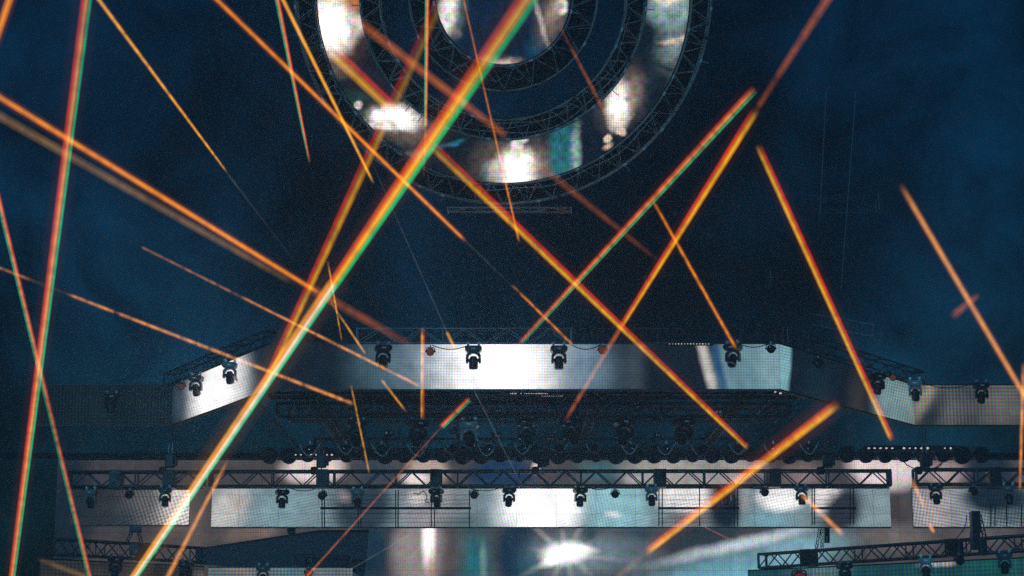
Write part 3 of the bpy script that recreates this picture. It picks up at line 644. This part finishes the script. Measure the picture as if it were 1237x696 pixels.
for i in range(15):
    px = 375 + 43 * i
    lab = 'dark round wash light in a curved shiny bracket, rear roof row'
    loc = at(px, 533, 51.0)
    if wp is None: wp = make_wash(loc, lab); wp['group'] = 'curved bracket lamps at the back of the roof'
    else: dup(wp, loc, lab, random.uniform(-.35, .35), random.uniform(.85, 1.05))
# flood lamps whose rounded hoods scallop the top of the back wall
fp = None
for i in range(38):
    px = 326 + 23.2 * i
    if 995 < px < 1010: continue
    loc = at(px, 548 + random.uniform(-1, 1), 58.9)
    lab = 'small black flood lamp with a rounded hood over the top edge of the back wall'
    if fp is None:
        fp = empty('flood_lamp', lab, 'stage light', loc, 'flood lamps over the top of the back wall')
        bm = NB(); lathe(bm, [(.05, .18), (.2, .12), (.26, .02), (.265, -.12), (.24, -.14)], 20, 'Y'); b = obj('hood', bm, M_BLACK, fp, (0, 0, -.06), True)
        bm = NB(); lathe(bm, [(.238, -.141), (.15, -.16), (.03, -.17)], 20, 'Y'); obj('lens', bm, M_GLASS, b, smooth=True)
        bm = NB(); path(bm, [Vector((-.28, 0, -.06)), Vector((-.26, 0, .2)), Vector((.26, 0, .2)), Vector((.28, 0, -.06))], .016, 6); obj('bracket', bm, M_ALU, fp)
    else: dup(fp, loc, lab, random.uniform(-.2, .2), random.uniform(.85, 1.1))

# LED battens: rows of little lit cells
def batten(label, px0, px1, py, Y, n, size, mat, skip=(), dy=0.0):
    A, B = at(px0, py, Y), at(px1, py + dy, Y); d = B - A
    o = empty('led_batten', label, 'stage light', A)
    bm = NB(); ang = math.atan2(d.y, d.x); box(bm, d / 2 + Vector((0, .06, 0)), (d.length + .15, .1, size * 2), .01); obj('housing', bm, M_BLACK, o)
    for i in range(n):
        if i in skip: continue
        bm = NB(); s = size * random.uniform(.55, 1.0)
        lathe(bm, [(s * .5, .01), (s * .5, -.012), (s * .3, -.02)], 10, 'Y'); c = obj('lit_cell', bm, mat, o, d * ((i + .5) / n))
        c.scale = (random.uniform(.9, 1.5), 1, random.uniform(.7, 1))
    return o
batten('LED batten with a row of white dots over the dark part of the banner', 807, 858, 415.5, 44.9, 14, .03, M_CELL)
batten('LED batten with a few bright cells over the pinkish back wall glow', 354, 404, 549.5, 56.5, 8, .075, M_CELL, (2,))
batten('LED batten with scattered bright cells above the short pinkish truss', 1046, 1152, 541.5, 54.5, 15, .08, M_CELL, (5, 11, 12))
batten('LED batten glinting just below the white banner', 616, 662, 475.5, 45.6, 22, .028, M_CELL, (4, 5, 7))
batten('short LED batten below and beside the glinting one', 654, 680, 478.6, 45.7, 12, .018, M_CELL)
batten('three thin lit cells on a roof truss beside the thick orange beam', 927, 946, 471, 45.8, 3, .05, M_CELL, (), 5)

# chain hoists between roof and long truss
hp = None
for px, py, lab in ((205, 541, 'chain hoist above the brownish LED strip'), (388, 556, 'chain hoist above the dark part of the long strip'), (655, 541, 'chain hoist on twin chains at the middle of the long truss'), (1000, 541, 'chain hoist above the framed end of the long strip'), (1118, 541, 'chain hoist with looped cables above the pinkish strip')):
    loc = at(px, 571, Yt)
    if hp is None:
        hp = empty('chain_hoist', lab, 'hoist', loc, 'chain hoists holding the truss')
        bm = NB(); box(bm, (0, 0, .35), (.28, .22, .42), .04); box(bm, (.17, 0, .3), (.08, .16, .2), .02); obj('motor_housing', bm, M_BLACK, hp)
        bm = NB(); lathe(bm, [(.09, .0), (.11, .05), (.11, .2), (.06, .22)], 12); obj('chain_bag', bm, M_CLOTH, hp, (-.2, 0, -.05))
        for sx in (-.05, .05):
            bm = NB(); tube(bm, (sx, 0, .5), (sx, 0, ZC - loc.z - .01), .016, 6); obj('chain', bm, M_ALU, hp)
        bm = NB(); path(bm, [Vector((0, 0, .15)), Vector((0, 0, .04)), Vector((.05, 0, -.02)), Vector((0, 0, -.06)), Vector((-.05, 0, -.03))], .02, 6); obj('hook', bm, M_ALU, hp)
    else: dup(hp, loc, lab)

# scaffold frames seen through the strip
def frame(label, xs, x0, x1, y0, y1, ybar, Y=54.75):
    o = empty('scaffold_frame', label, 'scaffold', at((x0 + x1) / 2, y1, Y)); b = o.location.copy()
    for x in xs:
        bm = NB(); tube(bm, at(x, y0, Y) - b, at(x, y1, Y) - b, .018, 6); obj('upright', bm, M_BLACK, o)
    for yb, r in ybar:
        bm = NB(); tube(bm, at(x0, yb, Y) - b, at(x1, yb, Y) - b, r, 6); obj('rail', bm, M_BLACK, o)
    return o
rails = [(614, .04), (598, .007), (604, .007), (609, .007), (620, .007), (626, .007), (631, .007)]
frame('thin black scaffold frame before the pinkish part of the strip', (389, 392, 433, 436, 478, 481, 521, 525, 567), 387, 569, 592, 637, rails)
frame('thin black scaffold frame before the dark and white patch of the strip', (796, 800, 845, 887, 891), 795, 893, 590, 636, rails)
frame('thin black scaffold frame behind the end of the short orange beam', (981, 984, 1027, 1031), 980, 1034, 588, 634, rails)
frame('thin black scaffold frame at the dark stage end', (1197, 1202, 1216, 1234, 1238), 1194, 1260, 610, 636, rails[2:])

# low side panels
def flatpanel(x0, x1, y0, y1, Y0, Y1, mat, label):
    A, B = at(x0, y1, Y0), at(x1, y1, Y1); B.z = A.z; H = at(x0, y0, Y0).z - A.z
    screen('led_screen', label, A, B, H, mat, (x0, y1, x1, y1, y0, y0))
flatpanel(905, 1290, 690, 760, 59.0, 52.2, sideR, 'green and blue LED panel below the rising truss')
flatpanel(45, 245, 676, 740, 52.6, 56.0, sideL, 'dull brown LED panel below the A shaped stand')
flatpanel(250, 425, 686, 740, 55.6, 55.6, sideM, 'grey dotted LED panel below the black canopy')

# black canopy sloping over the low panel
o = empty('black_canopy', 'dark sloping canopy roof between brown panels and starburst wall', 'canopy', at(365, 690, 55.8)); b = o.location.copy()
pts = [(236, 664), (300, 655), (385, 641.5), (446, 641), (440, 700), (424, 689), (380, 690), (300, 686), (236, 682)]
bm = NB(); fr = [bm.verts.new(at(x, y, 55.9) - b) for x, y in pts]; bk = [bm.verts.new(at(x, y, 58.6) - b + Vector((0, 0, .0))) for x, y in pts]
bm.faces.new(fr); bm.faces.new(bk[::-1])
for i in range(len(pts)): bm.faces.new((fr[i], bk[i], bk[(i + 1) % len(pts)], fr[(i + 1) % len(pts)]))
obj('canopy_cloth', bm, M_CANOPY, o)
bm = NB(); box(bm, at(352, 641, 55.9) - b, (.22, .3, .2), .02); obj('hanging_bracket', bm, M_BLACK, o)
bm = NB(); tube(bm, at(236, 664, 55.85) - b, at(385, 641.5, 55.85) - b, .03, 6); tube(bm, at(385, 641.5, 55.85) - b, at(446, 641, 55.85) - b, .03, 6); obj('edge_tube', bm, M_DALU, o)

# stands on the low trusses
def stand(label, pts, Y, boxes, r=.05, name='truss_stand', cyl=None, loop=None):
    b = at(pts[0][0][0], pts[0][0][1], Y); o = empty(name, label, 'stand', b)
    for (x0, y0), (x1, y1) in pts:
        bm = NB(); p, q = at(x0, y0, Y) - b, at(x1, y1, Y) - b
        s = Vector((r, 0, 0)); path(bm, [p - s, q - s], r * .35, 6); path(bm, [p + s, q + s], r * .35, 6)
        n = 7
        for i in range(n): t0, t1 = i / n, (i + 1) / n; sg = 1 if i % 2 else -1; tube(bm, p.lerp(q, t0) + s * sg, p.lerp(q, t1) - s * sg, r * .3, 5)
        obj('leg', bm, M_BLACK, o)
    for x, y, w, h in boxes:
        bm = NB(); box(bm, at(x, y, Y) - b, (w * mpp(Y), .3, h * mpp(Y)), .02); obj('control_box', bm, M_BLACK, o)
    if cyl:
        x, y0, y1, rr = cyl; bm = NB(); tube(bm, at(x, y0, Y - .1) - b, at(x, y1, Y - .1) - b, rr, 14); obj('hanging_drum', bm, M_PLASTIC, o)
    if loop:
        x, y, rr = loop; bm = NB(); c = at(x, y, Y - .2) - b
        path(bm, [c + Vector((cos(a) * rr, 0, sin(a) * rr * 1.3)) for a in [2 * pi * i / 16 for i in range(17)]], .018, 6); obj('cable_loop', bm, M_CABLE, o)
    return o
stand('black stand with a hanging drum on the low end of the rising truss', [((986, 664), (991, 634)), ((993, 662), (993, 634))], 57.0, [(990, 627, 14, 11)], .035, cyl=(999, 632, 656, .085), loop=(998, 625, .11))
stand('A shaped black stand on the hazy low truss', [((153, 656), (161, 638)), ((171, 656), (166, 638))], 53.5, [(164, 639, 13, 8), (163, 663, 11, 15)], .04)
stand('tall black hoist tower with a slanting brace on the rising truss', [((1190, 652), (1183, 622))], 52.8, [(1178, 631, 11, 26), (1178, 653, 10, 22), (1187, 660, 8, 22)], .05, name='hoist_tower')
bm = NB(); path(bm, [at(x, y, 52.7) for x, y in ((1168, 622), (1167, 632), (1164, 640), (1159, 646), (1154, 652), (1148, 656))], .014, 5)
tag(obj('power_cable', bm, M_CABLE), 'loose black cable hanging beside the hoist tower', 'cable')
bm = NB(); path(bm, [at(x, y, 53.4) for x, y in ((1090, 556), (1096, 562), (1104, 566), (1112, 567))], .016, 5)
tag(obj('power_cable', bm, M_CABLE), 'black cable sagging to the chain hoist above the pinkish strip', 'cable')
bm = NB(); path(bm, [at(x, y, 53.4) for x, y in ((1122, 567), (1130, 565), (1137, 560), (1142, 553))], .016, 5); path(bm, [at(x, y, 53.4) for x, y in ((1120, 568), (1128, 567), (1136, 563), (1140, 556))], .012, 5)
tag(obj('power_cable', bm, M_CABLE), 'black cable pair rising from the chain hoist above the pinkish strip', 'cable')
bm = NB(); path(bm, [at(x, y, 53.5) for x, y in ((499, 596), (506, 597), (512, 593), (516, 600), (514, 606), (519, 608))], .014, 5)
tag(obj('power_cable', bm, M_CABLE), 'tangled black cable beside the moving head on the pinkish strip', 'cable')

for (x0, y0, x1, y1, sag, Y, lab) in ((560, 587, 610, 587, 6, 53.4, 'thin cable sagging under the truss before the first white part of strip'), (705, 586, 742, 587, 5, 53.4, 'thin cable sagging between the moving heads after the white part'), (690, 416, 726, 416, 6, 44.8, 'thin cable looping from moving head to amber can on the banner'), (522, 417, 566, 417, 5, 44.8, 'thin cable looping along the banner top beside the brown can'), (892, 415, 930, 414, 5, 44.8, 'thin cable looping along the teal end of the banner'), (345, 587, 388, 587, 6, 53.4, 'thin cable sagging before the cyan dots of the strip'), (1110, 461, 1180, 462, 7, 50.9, 'thin cable sagging along the dotted grey banner top'), (890, 585, 960, 585, 6, 53.4, 'thin cable sagging above the white patch of the strip')):
    bm = NB(); path(bm, [at(x0 + (x1 - x0) * i / 10, y0 + (y1 - y0) * i / 10 + sag * (1 - (i / 5 - 1) ** 2), Y) for i in range(11)], .012, 5)
    tag(obj('safety_cable', bm, M_CABLE), lab, 'cable')
# faint rigging high behind
tr('faint dark truss far behind, at the height of the outer ring', 760, 250, 1060, 246, 62, 62, .5, 1.4, M_ALU, ch=.009)
tr('faint dark truss far behind, level with the straight orange beam tip', 780, 340, 930, 338, 62, 62, .5, 1.4, M_ALU, ch=.009)
tr('faint slanting truss in the dark behind the red and yellow beam', 940, 378, 1060, 400, 60, 56, .35, .6, M_ALU, ch=.010)
for x0, x1, lab in ((998, 986, 'thin hanging cable nearer the red and yellow beam'), (1034, 1016, 'thin hanging cable farther from the red and yellow beam')):
    bm = NB(); tube(bm, at(x0, 110, 61.5), at(x1, 350, 61.5), .016, 6); tag(obj('rigging_cable', bm, M_ALU), lab, 'cable')

# ------------------------------------------------------------------ laser beams
def beam_mat(name, col, prof, noise, nscale, K, seed_):
    m, n, l = mat_new(name)
    out = n.new('ShaderNodeOutputMaterial'); ad = n.new('ShaderNodeAddShader'); tp = n.new('ShaderNodeBsdfTransparent'); e = n.new('ShaderNodeEmission')
    l.new(tp.outputs[0], ad.inputs[0]); l.new(e.outputs[0], ad.inputs[1]); l.new(ad.outputs[0], out.inputs[0])
    e.inputs[0].default_value = tuple(col) + (1,)
    uv = n.new('ShaderNodeUVMap'); sx = n.new('ShaderNodeSeparateXYZ'); l.new(uv.outputs[0], sx.inputs[0])
    cr_ = n.new('ShaderNodeValToRGB'); l.new(sx.outputs['Y'], cr_.inputs[0])
    els = cr_.color_ramp.elements
    while len(els) > 1: els.remove(els[-1])
    for i, (t, v) in enumerate(prof):
        el = els[0] if i == 0 else els.new(t)
        el.position = t; el.color = (v, v, v, 1)
    nz_ = n.new('ShaderNodeTexNoise'); nz_.noise_dimensions = '3D'; nz_.inputs['Scale'].default_value = 1; nz_.inputs['Detail'].default_value = 6; nz_.inputs['Roughness'].default_value = .75
    mu = n.new('ShaderNodeMapping'); mu.inputs['Scale'].default_value = (1, nscale, 1); mu.inputs['Location'].default_value = (seed_, seed_ * .37, 0)
    l.new(uv.outputs[0], mu.inputs[0]); l.new(mu.outputs[0], nz_.inputs['Vector'])
    mr_ = n.new('ShaderNodeMapRange'); mr_.inputs['From Min'].default_value = .38; mr_.inputs['From Max'].default_value = .56
    mr_.inputs['To Min'].default_value = 1 - noise; mr_.inputs['To Max'].default_value = 1.06
    l.new(nz_.outputs['Fac'], mr_.inputs['Value'])
    m1 = n.new('ShaderNodeMath'); m1.operation = 'MULTIPLY'; l.new(cr_.outputs[0], m1.inputs[0]); l.new(mr_.outputs[0], m1.inputs[1])
    m2 = n.new('ShaderNodeMath'); m2.operation = 'MULTIPLY'; m2.inputs[1].default_value = 1 / (2 * K); l.new(m1.outputs[0], m2.inputs[0])
    l.new(m2.outputs[0], e.inputs[1])
    m.cycles.emission_sampling = 'NONE'
    return m
def shells(p, q, r0, r1, K, off=Vector()):
    bm = NB(); uvl = bm.loops.layers.uv.new('UVMap'); n = 12
    d = q - p; qt = d.to_track_quat('Z', 'Y')
    for k in range(K):
        f = (k + .6) / K
        va = [bm.verts.new(p + off * r0 + qt @ Vector((cos(2 * pi * i / n) * r0 * f, sin(2 * pi * i / n) * r0 * f, 0))) for i in range(n)]
        vb = [bm.verts.new(q + off * r1 + qt @ Vector((cos(2 * pi * i / n) * r1 * f, sin(2 * pi * i / n) * r1 * f, 0))) for i in range(n)]
        for i in range(n):
            fc = bm.faces.new((va[i], va[(i + 1) % n], vb[(i + 1) % n], vb[i]))
            for lp, v in zip(fc.loops, ((0, 0), (1, 0), (1, 1), (0, 1))): lp[uvl].uv = (.9 * abs(i + v[0] - n / 2) / n, v[1])
    return bm
RED = (.75, .075, .012); ORG = (1.0, .30, .02); YEL = (.95, .48, .05); GRN = (.0, .42, .12); AMB = (.95, .36, .07); PALE = (1., .62, .26)
STY = {  # style -> list of (part name, colour, strength, sideways offset in radii, radius share); the outer glow is an added emissive tube
 'rgb':  [('core', (1.0, .44, .10), 1.05, .04, .52), ('red_fringe', (.95, .07, .015), .95, -.5, .5), ('green_fringe', (.0, .5, .20), 1.35, .66, .32), ('glow_tube', (.5, .07, .01), .07, -.1, 2.4)],
 'wide': [('core', (1.15, .56, .01), 1.1, .06, .54), ('red_fringe', (.95, .10, .005), .9, -.52, .56), ('green_fringe', (.0, .5, .13), 1.35, .68, .42), ('glow_tube', (.5, .09, .01), .08, -.2, 2.2)],
 'white': [('core', (1.0, .76, .52), 1.2, .12, .5), ('orange_fringe', (1.0, .34, .01), 1.0, -.55, .62), ('green_fringe', (.0, .6, .26), 1.25, .66, .36), ('glow_tube', (.5, .2, .03), .12, -.3, 3.2)],
 'bgr':  [('core', (1.0, .42, .12), .95, .0, .55), ('red_fringe', (.95, .07, .015), .85, .5, .5), ('green_fringe', (.0, .5, .2), .9, -.62, .34)],
 'ry':   [('core', (1.15, .52, .0), 1.1, .22, .66), ('red_fringe', (.95, .04, .008), 1.0, -.55, .46), ('glow_tube', (.5, .05, .01), .07, -.1, 2.3)],
 'yr':   [('core', (1.15, .52, .0), 1.1, -.22, .66), ('red_fringe', (.95, .04, .008), 1.0, .55, .46), ('glow_tube', (.5, .05, .01), .07, .1, 2.3)],
 'gold': [('core', (1.2, .55, .0), 1.05, .12, .62), ('red_fringe', (1.0, .13, .005), .9, -.5, .55), ('glow_tube', (.6, .06, .01), .14, -.3, 2.4)],
 'org':  [('core', (1.15, .36, .0), 1.0, 0, .72), ('glow_tube', (.6, .07, .01), .3, 0, 1.25)],
 'amb':  [('core', (1.1, .44, .08), 1.0, 0, .85), ('glow_tube', (.5, .08, .02), .3, 0, 1.3)],
 'yel':  [('core', (1.15, .52, .03), 1.05, 0, .85), ('glow_tube', (.5, .1, .01), .3, 0, 1.3)],
 'dull': [('core', (.45, .10, .02), .9, 0, 1.0)],
 'tan':  [('core', (.30, .16, .05), .8, 0, 1.1)],
 'grey': [('core', (.10, .10, .10), .8, 0, 1.0)],
}
GB = 'laser beams crossing the haze'
def beam(label, sty, a, b, w0, w1, Y0, Y1, prof=((0, 1), (1, 1)), noise=.2, ns=None, gain=1.0, K=None, fa=True, fb=True):
    p, q = at(a[0], a[1], Y0), at(b[0], b[1], Y1)
    o = empty('laser_beam', label, 'laser beam', p, GB)
    fa = fa and 0 < a[0] < 1237 and 0 < a[1] < 696; fb = fb and 0 < b[0] < 1237 and 0 < b[1] < 696
    fade = min(.06, 9 / math.hypot(a[0] - b[0], a[1] - b[1]))          # soft tips instead of cut ends
    prof = [(min(max(t, fade if fa else 0), 1 - fade if fb else 1), v) for t, v in prof]
    if fa and prof[0][1] > .3: prof = [(0, prof[0][1] * .12)] + prof
    if fb and prof[-1][1] > .3: prof = prof + [(1, prof[-1][1] * .12)]
    d = (q - p); L = d.length; v = ((p + q) / 2 - cam.location).normalized()
    side = d.normalized().cross(v).normalized(); side = side if side.x > 0 else -side
    r0, r1 = w0 * mpp(Y0) / 2, w1 * mpp(Y1) / 2
    noise = min(1, noise * 2.0 + .1); seed_ = random.uniform(0, 50)
    pxl = math.hypot(a[0] - b[0], a[1] - b[1]); ns = ns or pxl / 10
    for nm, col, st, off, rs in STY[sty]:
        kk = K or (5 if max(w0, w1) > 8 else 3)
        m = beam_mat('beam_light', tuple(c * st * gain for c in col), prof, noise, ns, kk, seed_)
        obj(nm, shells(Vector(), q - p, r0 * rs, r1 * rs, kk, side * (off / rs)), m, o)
    return o
F0 = lambda *x: tuple(x)
ON = F0((0, 1), (1, 1))
beam('wide beam of red, white and green falling steeply near the photo edge', 'rgb', (105, -5), (14, 700), 16, 9, 16, 34, F0((0, .55), (.2, .8), (.6, 1), (1, .9)), .15)
beam('thin red and green beam crossing the wide steep red, white and green one', 'bgr', (-4, 232), (109, 700), 8, 7, 26, 38, F0((0, .9), (.38, .9), (.47, .55), (1, .95)), .25)
beam('long orange beam dropping across the dark sky to the banner', 'org', (-8, 113), (382, 352), 14, 10, 15, 29.6, F0((0, .75), (.6, 1), (.94, .9), (1, .75)), .15, fb=False)
beam('dim tail of the long orange beam above the grey start of the banner', 'dull', (380, 351), (505, 422), 15, 12, 29.6, 43, F0((0, 1), (.5, .7), (.85, .3), (1, 0)), .3, fa=False)
beam('dull tan beam running just under the long orange one', 'tan', (-8, 136), (350, 340), 14, 9, 15, 35, F0((0, .9), (.7, 1), (1, .4)), .25)
beam('thin yellow beam ending in mid sky beside no other beam', 'yel', (112, -10), (274, 208), 8, 4, 22, 30.5, F0((0, .9), (.8, 1), (.93, .8), (1, .5)), .3)
beam('faint grey tail going on from the lone thin yellow beam', 'grey', (272, 206), (356, 316), 4, 2, 30.5, 38, F0((0, .9), (.3, .4), (1, .25)), .4)
beam('short stub of orange beam in the top corner of the sky', 'org', (16, -15), (-6, 52), 18, 15, 14, 16, F0((0, .8), (1, .8)), .1)
beam('widest beam, orange with green edge, turning white as it reaches the stage', 'wide', (644, -12), (402, 344), 28, 15, 14, 21.9, F0((0, .45), (.22, .6), (.3, .95), (1, 1)), .12, fb=False)
beam('white lower half of the widest beam, with orange glow at its edge', 'white', (402, 344), (160, 700), 15, 10, 21.9, 50, F0((0, 1), (.5, 1.35), (1, 1.5)), .1, gain=1.0, fa=False)
beam('brown orange beam behind the rings that meets the widest beam low down', 'ry', (532, 2), (318, 468), 19, 11, 17, 36, F0((0, .15), (.15, .35), (.4, .75), (.8, .9), (1, .9)), .2, gain=.8)
beam('thin orange beam under the white end of the widest one', 'amb', (275, 556), (201, 700), 7, 9, 42, 50, F0((0, .35), (.15, .8), (1, 1)), .2)
beam('narrow orange beam from the sky passing under the ring screen', 'org', (252, -10), (562, 291), 11, 8, 20, 32.5, F0((0, .7), (.5, .95), (.97, 1), (1, .5)), .15)
beam('faint gap stretch of the narrow orange beam below the ring', 'grey', (560, 289), (622, 349), 3, 3, 32.5, 36.8, F0((0, .6), (1, .5)), .6)
beam('broken orange beam piece crossing the pale red and green one', 'org', (620, 346), (692, 417), 6, 6, 36.8, 44, F0((0, .3), (.15, .9), (1, .9)), .5)
beam('thin green and red beam tapering to a point beside the outer ring', 'bgr', (334, -5), (374, 197), 8, 4, 22, 30, F0((0, .9), (.8, .95), (1, .4)), .1)
beam('thin yellow beam crossing the white flare at the outer ring', 'yel', (338, -8), (451, 221), 8, 5, 22, 32, F0((0, .95), (.95, 1), (1, .5)), .1)
beam('upright thin beam, green and orange, before the rings', 'bgr', (516, -5), (514, 152), 7, 5, 22, 29, ON, .1, fb=False)
beam('dim lower end of the upright beam before the rings', 'dull', (514, 152), (512, 212), 5, 3, 29, 33, F0((0, 1), (1, .2)), .3, fa=False)
beam('thin upright orange beam before the grey start of the banner', 'yr', (510.5, 396), (510, 506), 6, 6, 42, 44.2, F0((0, .6), (.1, 1), (1, .9)), .35)
beam('dim red orange beam crossing behind the rings from the top', 'dull', (425, 20), (612, 165), 17, 13, 24, 29.5, F0((0, .5), (.25, 1), (.6, 1), (1, .6)), .2, gain=1.25)
beam('faint red tail falling past the bottom of the rings', 'dull', (640, 190), (795, 315), 13, 8, 30.5, 38, F0((0, .4), (.3, .8), (.8, .5), (1, .1)), .3, gain=.8)
beam('red and yellow beam start, thick, over the white flares of the ring', 'yr', (398, 60), (472, 130), 22, 19, 22, 23.8, F0((0, .5), (.2, .8), (1, .75)), .15, gain=.85)
beam('very long red and yellow beam from the rings to the stage roof', 'yr', (520, 175), (903, 541), 15, 8, 25.1, 46, F0((0, .45), (.1, .8), (.6, 1), (.8, 1), (1, .95)), .28)
beam('pale beam with red and green edges ending blunt in the open sky', 'rgb', (911, 108), (628, 415), 13, 7, 32, 44, F0((0, .9), (.75, 1), (.85, .8), (.92, .55), (1, .8)), .3)
beam('dull red tip above the yellow beam beside the pale one', 'dull', (1004, -8), (914, 132), 16, 10, 20, 23.9, F0((0, .9), (.5, .9), (.8, .4), (1, .6)), .35)
beam('thick red and yellow beam slanting down beside the pale one', 'ry', (913, 134), (752, 392), 14, 8, 23.9, 36.4, F0((0, .6), (.1, .95), (.9, 1), (1, .7)), .15, fb=False)
beam('pinkish tail of the thick red and yellow beam over the banner', 'dull', (752, 392), (683, 508), 8, 7, 36.4, 47, F0((0, 1.2), (.25, 1.0), (.6, 1.2), (.9, .9), (1, .3)), .35, gain=1.2, fa=False)
beam('straight red and yellow beam pointing down at the teal banner', 'yr', (916, 177), (1077, 531), 11, 9, 28, 48, F0((0, .7), (.1, .95), (.7, 1), (1, 1.1)), .18)
beam('orange beam falling to the stage end with a blurred stub across it', 'amb', (1089, 225), (1240, 482), 11, 10, 24, 40, F0((0, .45), (.06, .75), (.1, .7), (.14, .9), (1, 1)), .15, gain=.9)
beam('short blurred orange stub across the beam at the stage end', 'dull', (1152, 381), (1181, 357), 13, 10, 33, 34, F0((0, .7), (.5, 1), (1, .5)), .5, gain=1.4)
beam('upright orange beam at the very edge of the view', 'amb', (1236.5, 440), (1232, 592), 8, 5, 34, 50, F0((0, .7), (.6, 1), (1, .6)), .3)
beam('thin orange beam landing on the moving head of the teal banner', 'org', (789, 243), (889, 421), 7, 7, 36, 44.3, F0((0, .7), (.4, 1), (1, 1.1)), .3)
beam('thin brownish orange beam before the round screen and white flare', 'org', (559, -5), (627, 292), 5, 5, 24, 34, F0((0, .35), (.4, .55), (.7, .9), (1, .9)), .25, gain=.85)
beam('thin dull red beam between the inner and middle rings', 'dull', (678, 35), (733, 140), 5, 8, 34, 37, F0((0, .3), (.4, .8), (1, .8)), .3)
beam('thick golden orange beam rising from below to the stage roof', 'gold', (1012, 489), (781, 668), 16, 12, 38, 46.4, F0((0, .8), (.05, 1), (1, 1.05)), .18, gain=1.05)
beam('pale faint tail below the thick golden beam', 'tan', (781, 668), (745, 698), 10, 9, 46.4, 48, F0((0, .3), (.3, .8), (1, .7)), .5)
beam('short orange beam shot from a moving head past the black stand', 'amb', (969, 598), (1017, 645), 9, 10, 53.2, 48, F0((0, 1), (.4, .95), (.55, .2), (.62, .95), (1, .9)), .15)
beam('short faint orange dash beside the pinkish dotted strip', 'amb', (1101, 578), (1117, 614), 8, 7, 50, 51, F0((0, .4), (.4, .9), (1, .5)), .3)
beam('tiny orange blob of beam below the pinkish strip', 'amb', (1123, 634), (1128, 643), 8, 6, 51, 51.3, ON, .2)
beam('long thin orange beam sloping gently from the sky edge to the dark banner', 'amb', (-5, 322), (427, 488), 6, 7, 30, 42, F0((0, .5), (.05, .5), (.08, .05), (.15, .05), (.17, .7), (.35, .9), (1, 1)), .45, ns=40)
beam('thin broken orange beam above and parallel to the long gentle one', 'amb', (172, 299), (506, 466), 5, 6, 30, 43, F0((0, .25), (.2, .45), (.24, .4), (.28, .06), (.31, .75), (.6, .95), (1, .95)), .45, ns=36)
beam('dotted orange thread hanging by the widest beam', 'yel', (396, 316), (413, 412), 4, 3, 36, 40, F0((0, .6), (.6, 1), (1, .4)), .7, ns=20)
beam('dotted orange thread before the dark roof by the long beam tip', 'yel', (424, 465), (446, 572), 3.5, 4, 42, 46, F0((0, .6), (.5, .9), (1, .7)), .95, ns=24)
beam('thin yellow beam joining the parallel orange ones over the banner', 'yel', (400, 366), (441, 427), 4, 4.5, 38, 41, F0((0, .2), (.4, .7), (1, .9)), .3)
beam('short thin yellow beam crossing the lower edge of the grey banner', 'yel', (461, 459), (491, 498), 5, 4.5, 42, 44, F0((0, .7), (.7, .9), (1, .1)), .3)
beam('faint grey thread falling to the bright truss', 'grey', (440, 175), (541, 404), 2.5, 2.5, 32, 43, F0((0, .3), (1, .9)), .3)
beam('short orange spark on the bright truss above the banner', 'yel', (540, 402), (549, 420), 6, 6, 43, 44, ON, .3)
beam('faint brown thread from the banner edge down to the lower truss', 'grey', (572, 470), (632, 590), 3, 3, 44, 50, F0((0, 1.6), (.1, .9), (1, .7)), .3)
beam('short bright dash with green edge below the white banner', 'rgb', (567, 482), (533, 516), 8, 8, 43, 44.4, F0((0, .8), (.4, 1), (.5, .3), (.6, 1), (1, .9)), .2)
beam('thin brown thread from the bright dash to the orange spot lamp', 'dull', (533, 516), (371, 696), 3.5, 4, 44.4, 53, F0((0, .5), (.3, .8), (.9, 1.2), (1, 2.)), .3, gain=1.2)
beam('dim orange streak low down at the dark stage end', 'tan', (48, 676), (104, 697), 8, 8, 44, 46, F0((0, .3), (.5, .9), (1, .7)), .3, gain=1.2)
beam('faint pale thread beside the white streak of the back wall', 'grey', (420, 690), (500, 643), 2.5, 2.5, 50, 52, ON, .3)
beam('faint brown thread between golden beam and pale swoosh', 'dull', (846, 634), (882, 652), 2.5, 2.5, 52, 53, ON, .3)

# ------------------------------------------------------------------ stage haze
bm = NB(); box(bm, (0, 34, 14.0), (90, 74, 30.0))
hz_ = obj('haze', bm, None); hz_['kind'] = 'stuff'; hz_['label'] = 'thin blue stage haze filling the night air'
m, n, l = mat_new('haze_air'); out = n.new('ShaderNodeOutputMaterial'); pv = n.new('ShaderNodeVolumePrincipled')
pv.inputs['Color'].default_value = (.42, .74, 1.0, 1); pv.inputs['Density'].default_value = HAZE; pv.inputs['Anisotropy'].default_value = 0.45
l.new(pv.outputs[0], out.inputs['Volume']); hz_.data.materials.clear(); hz_.data.materials.append(m)
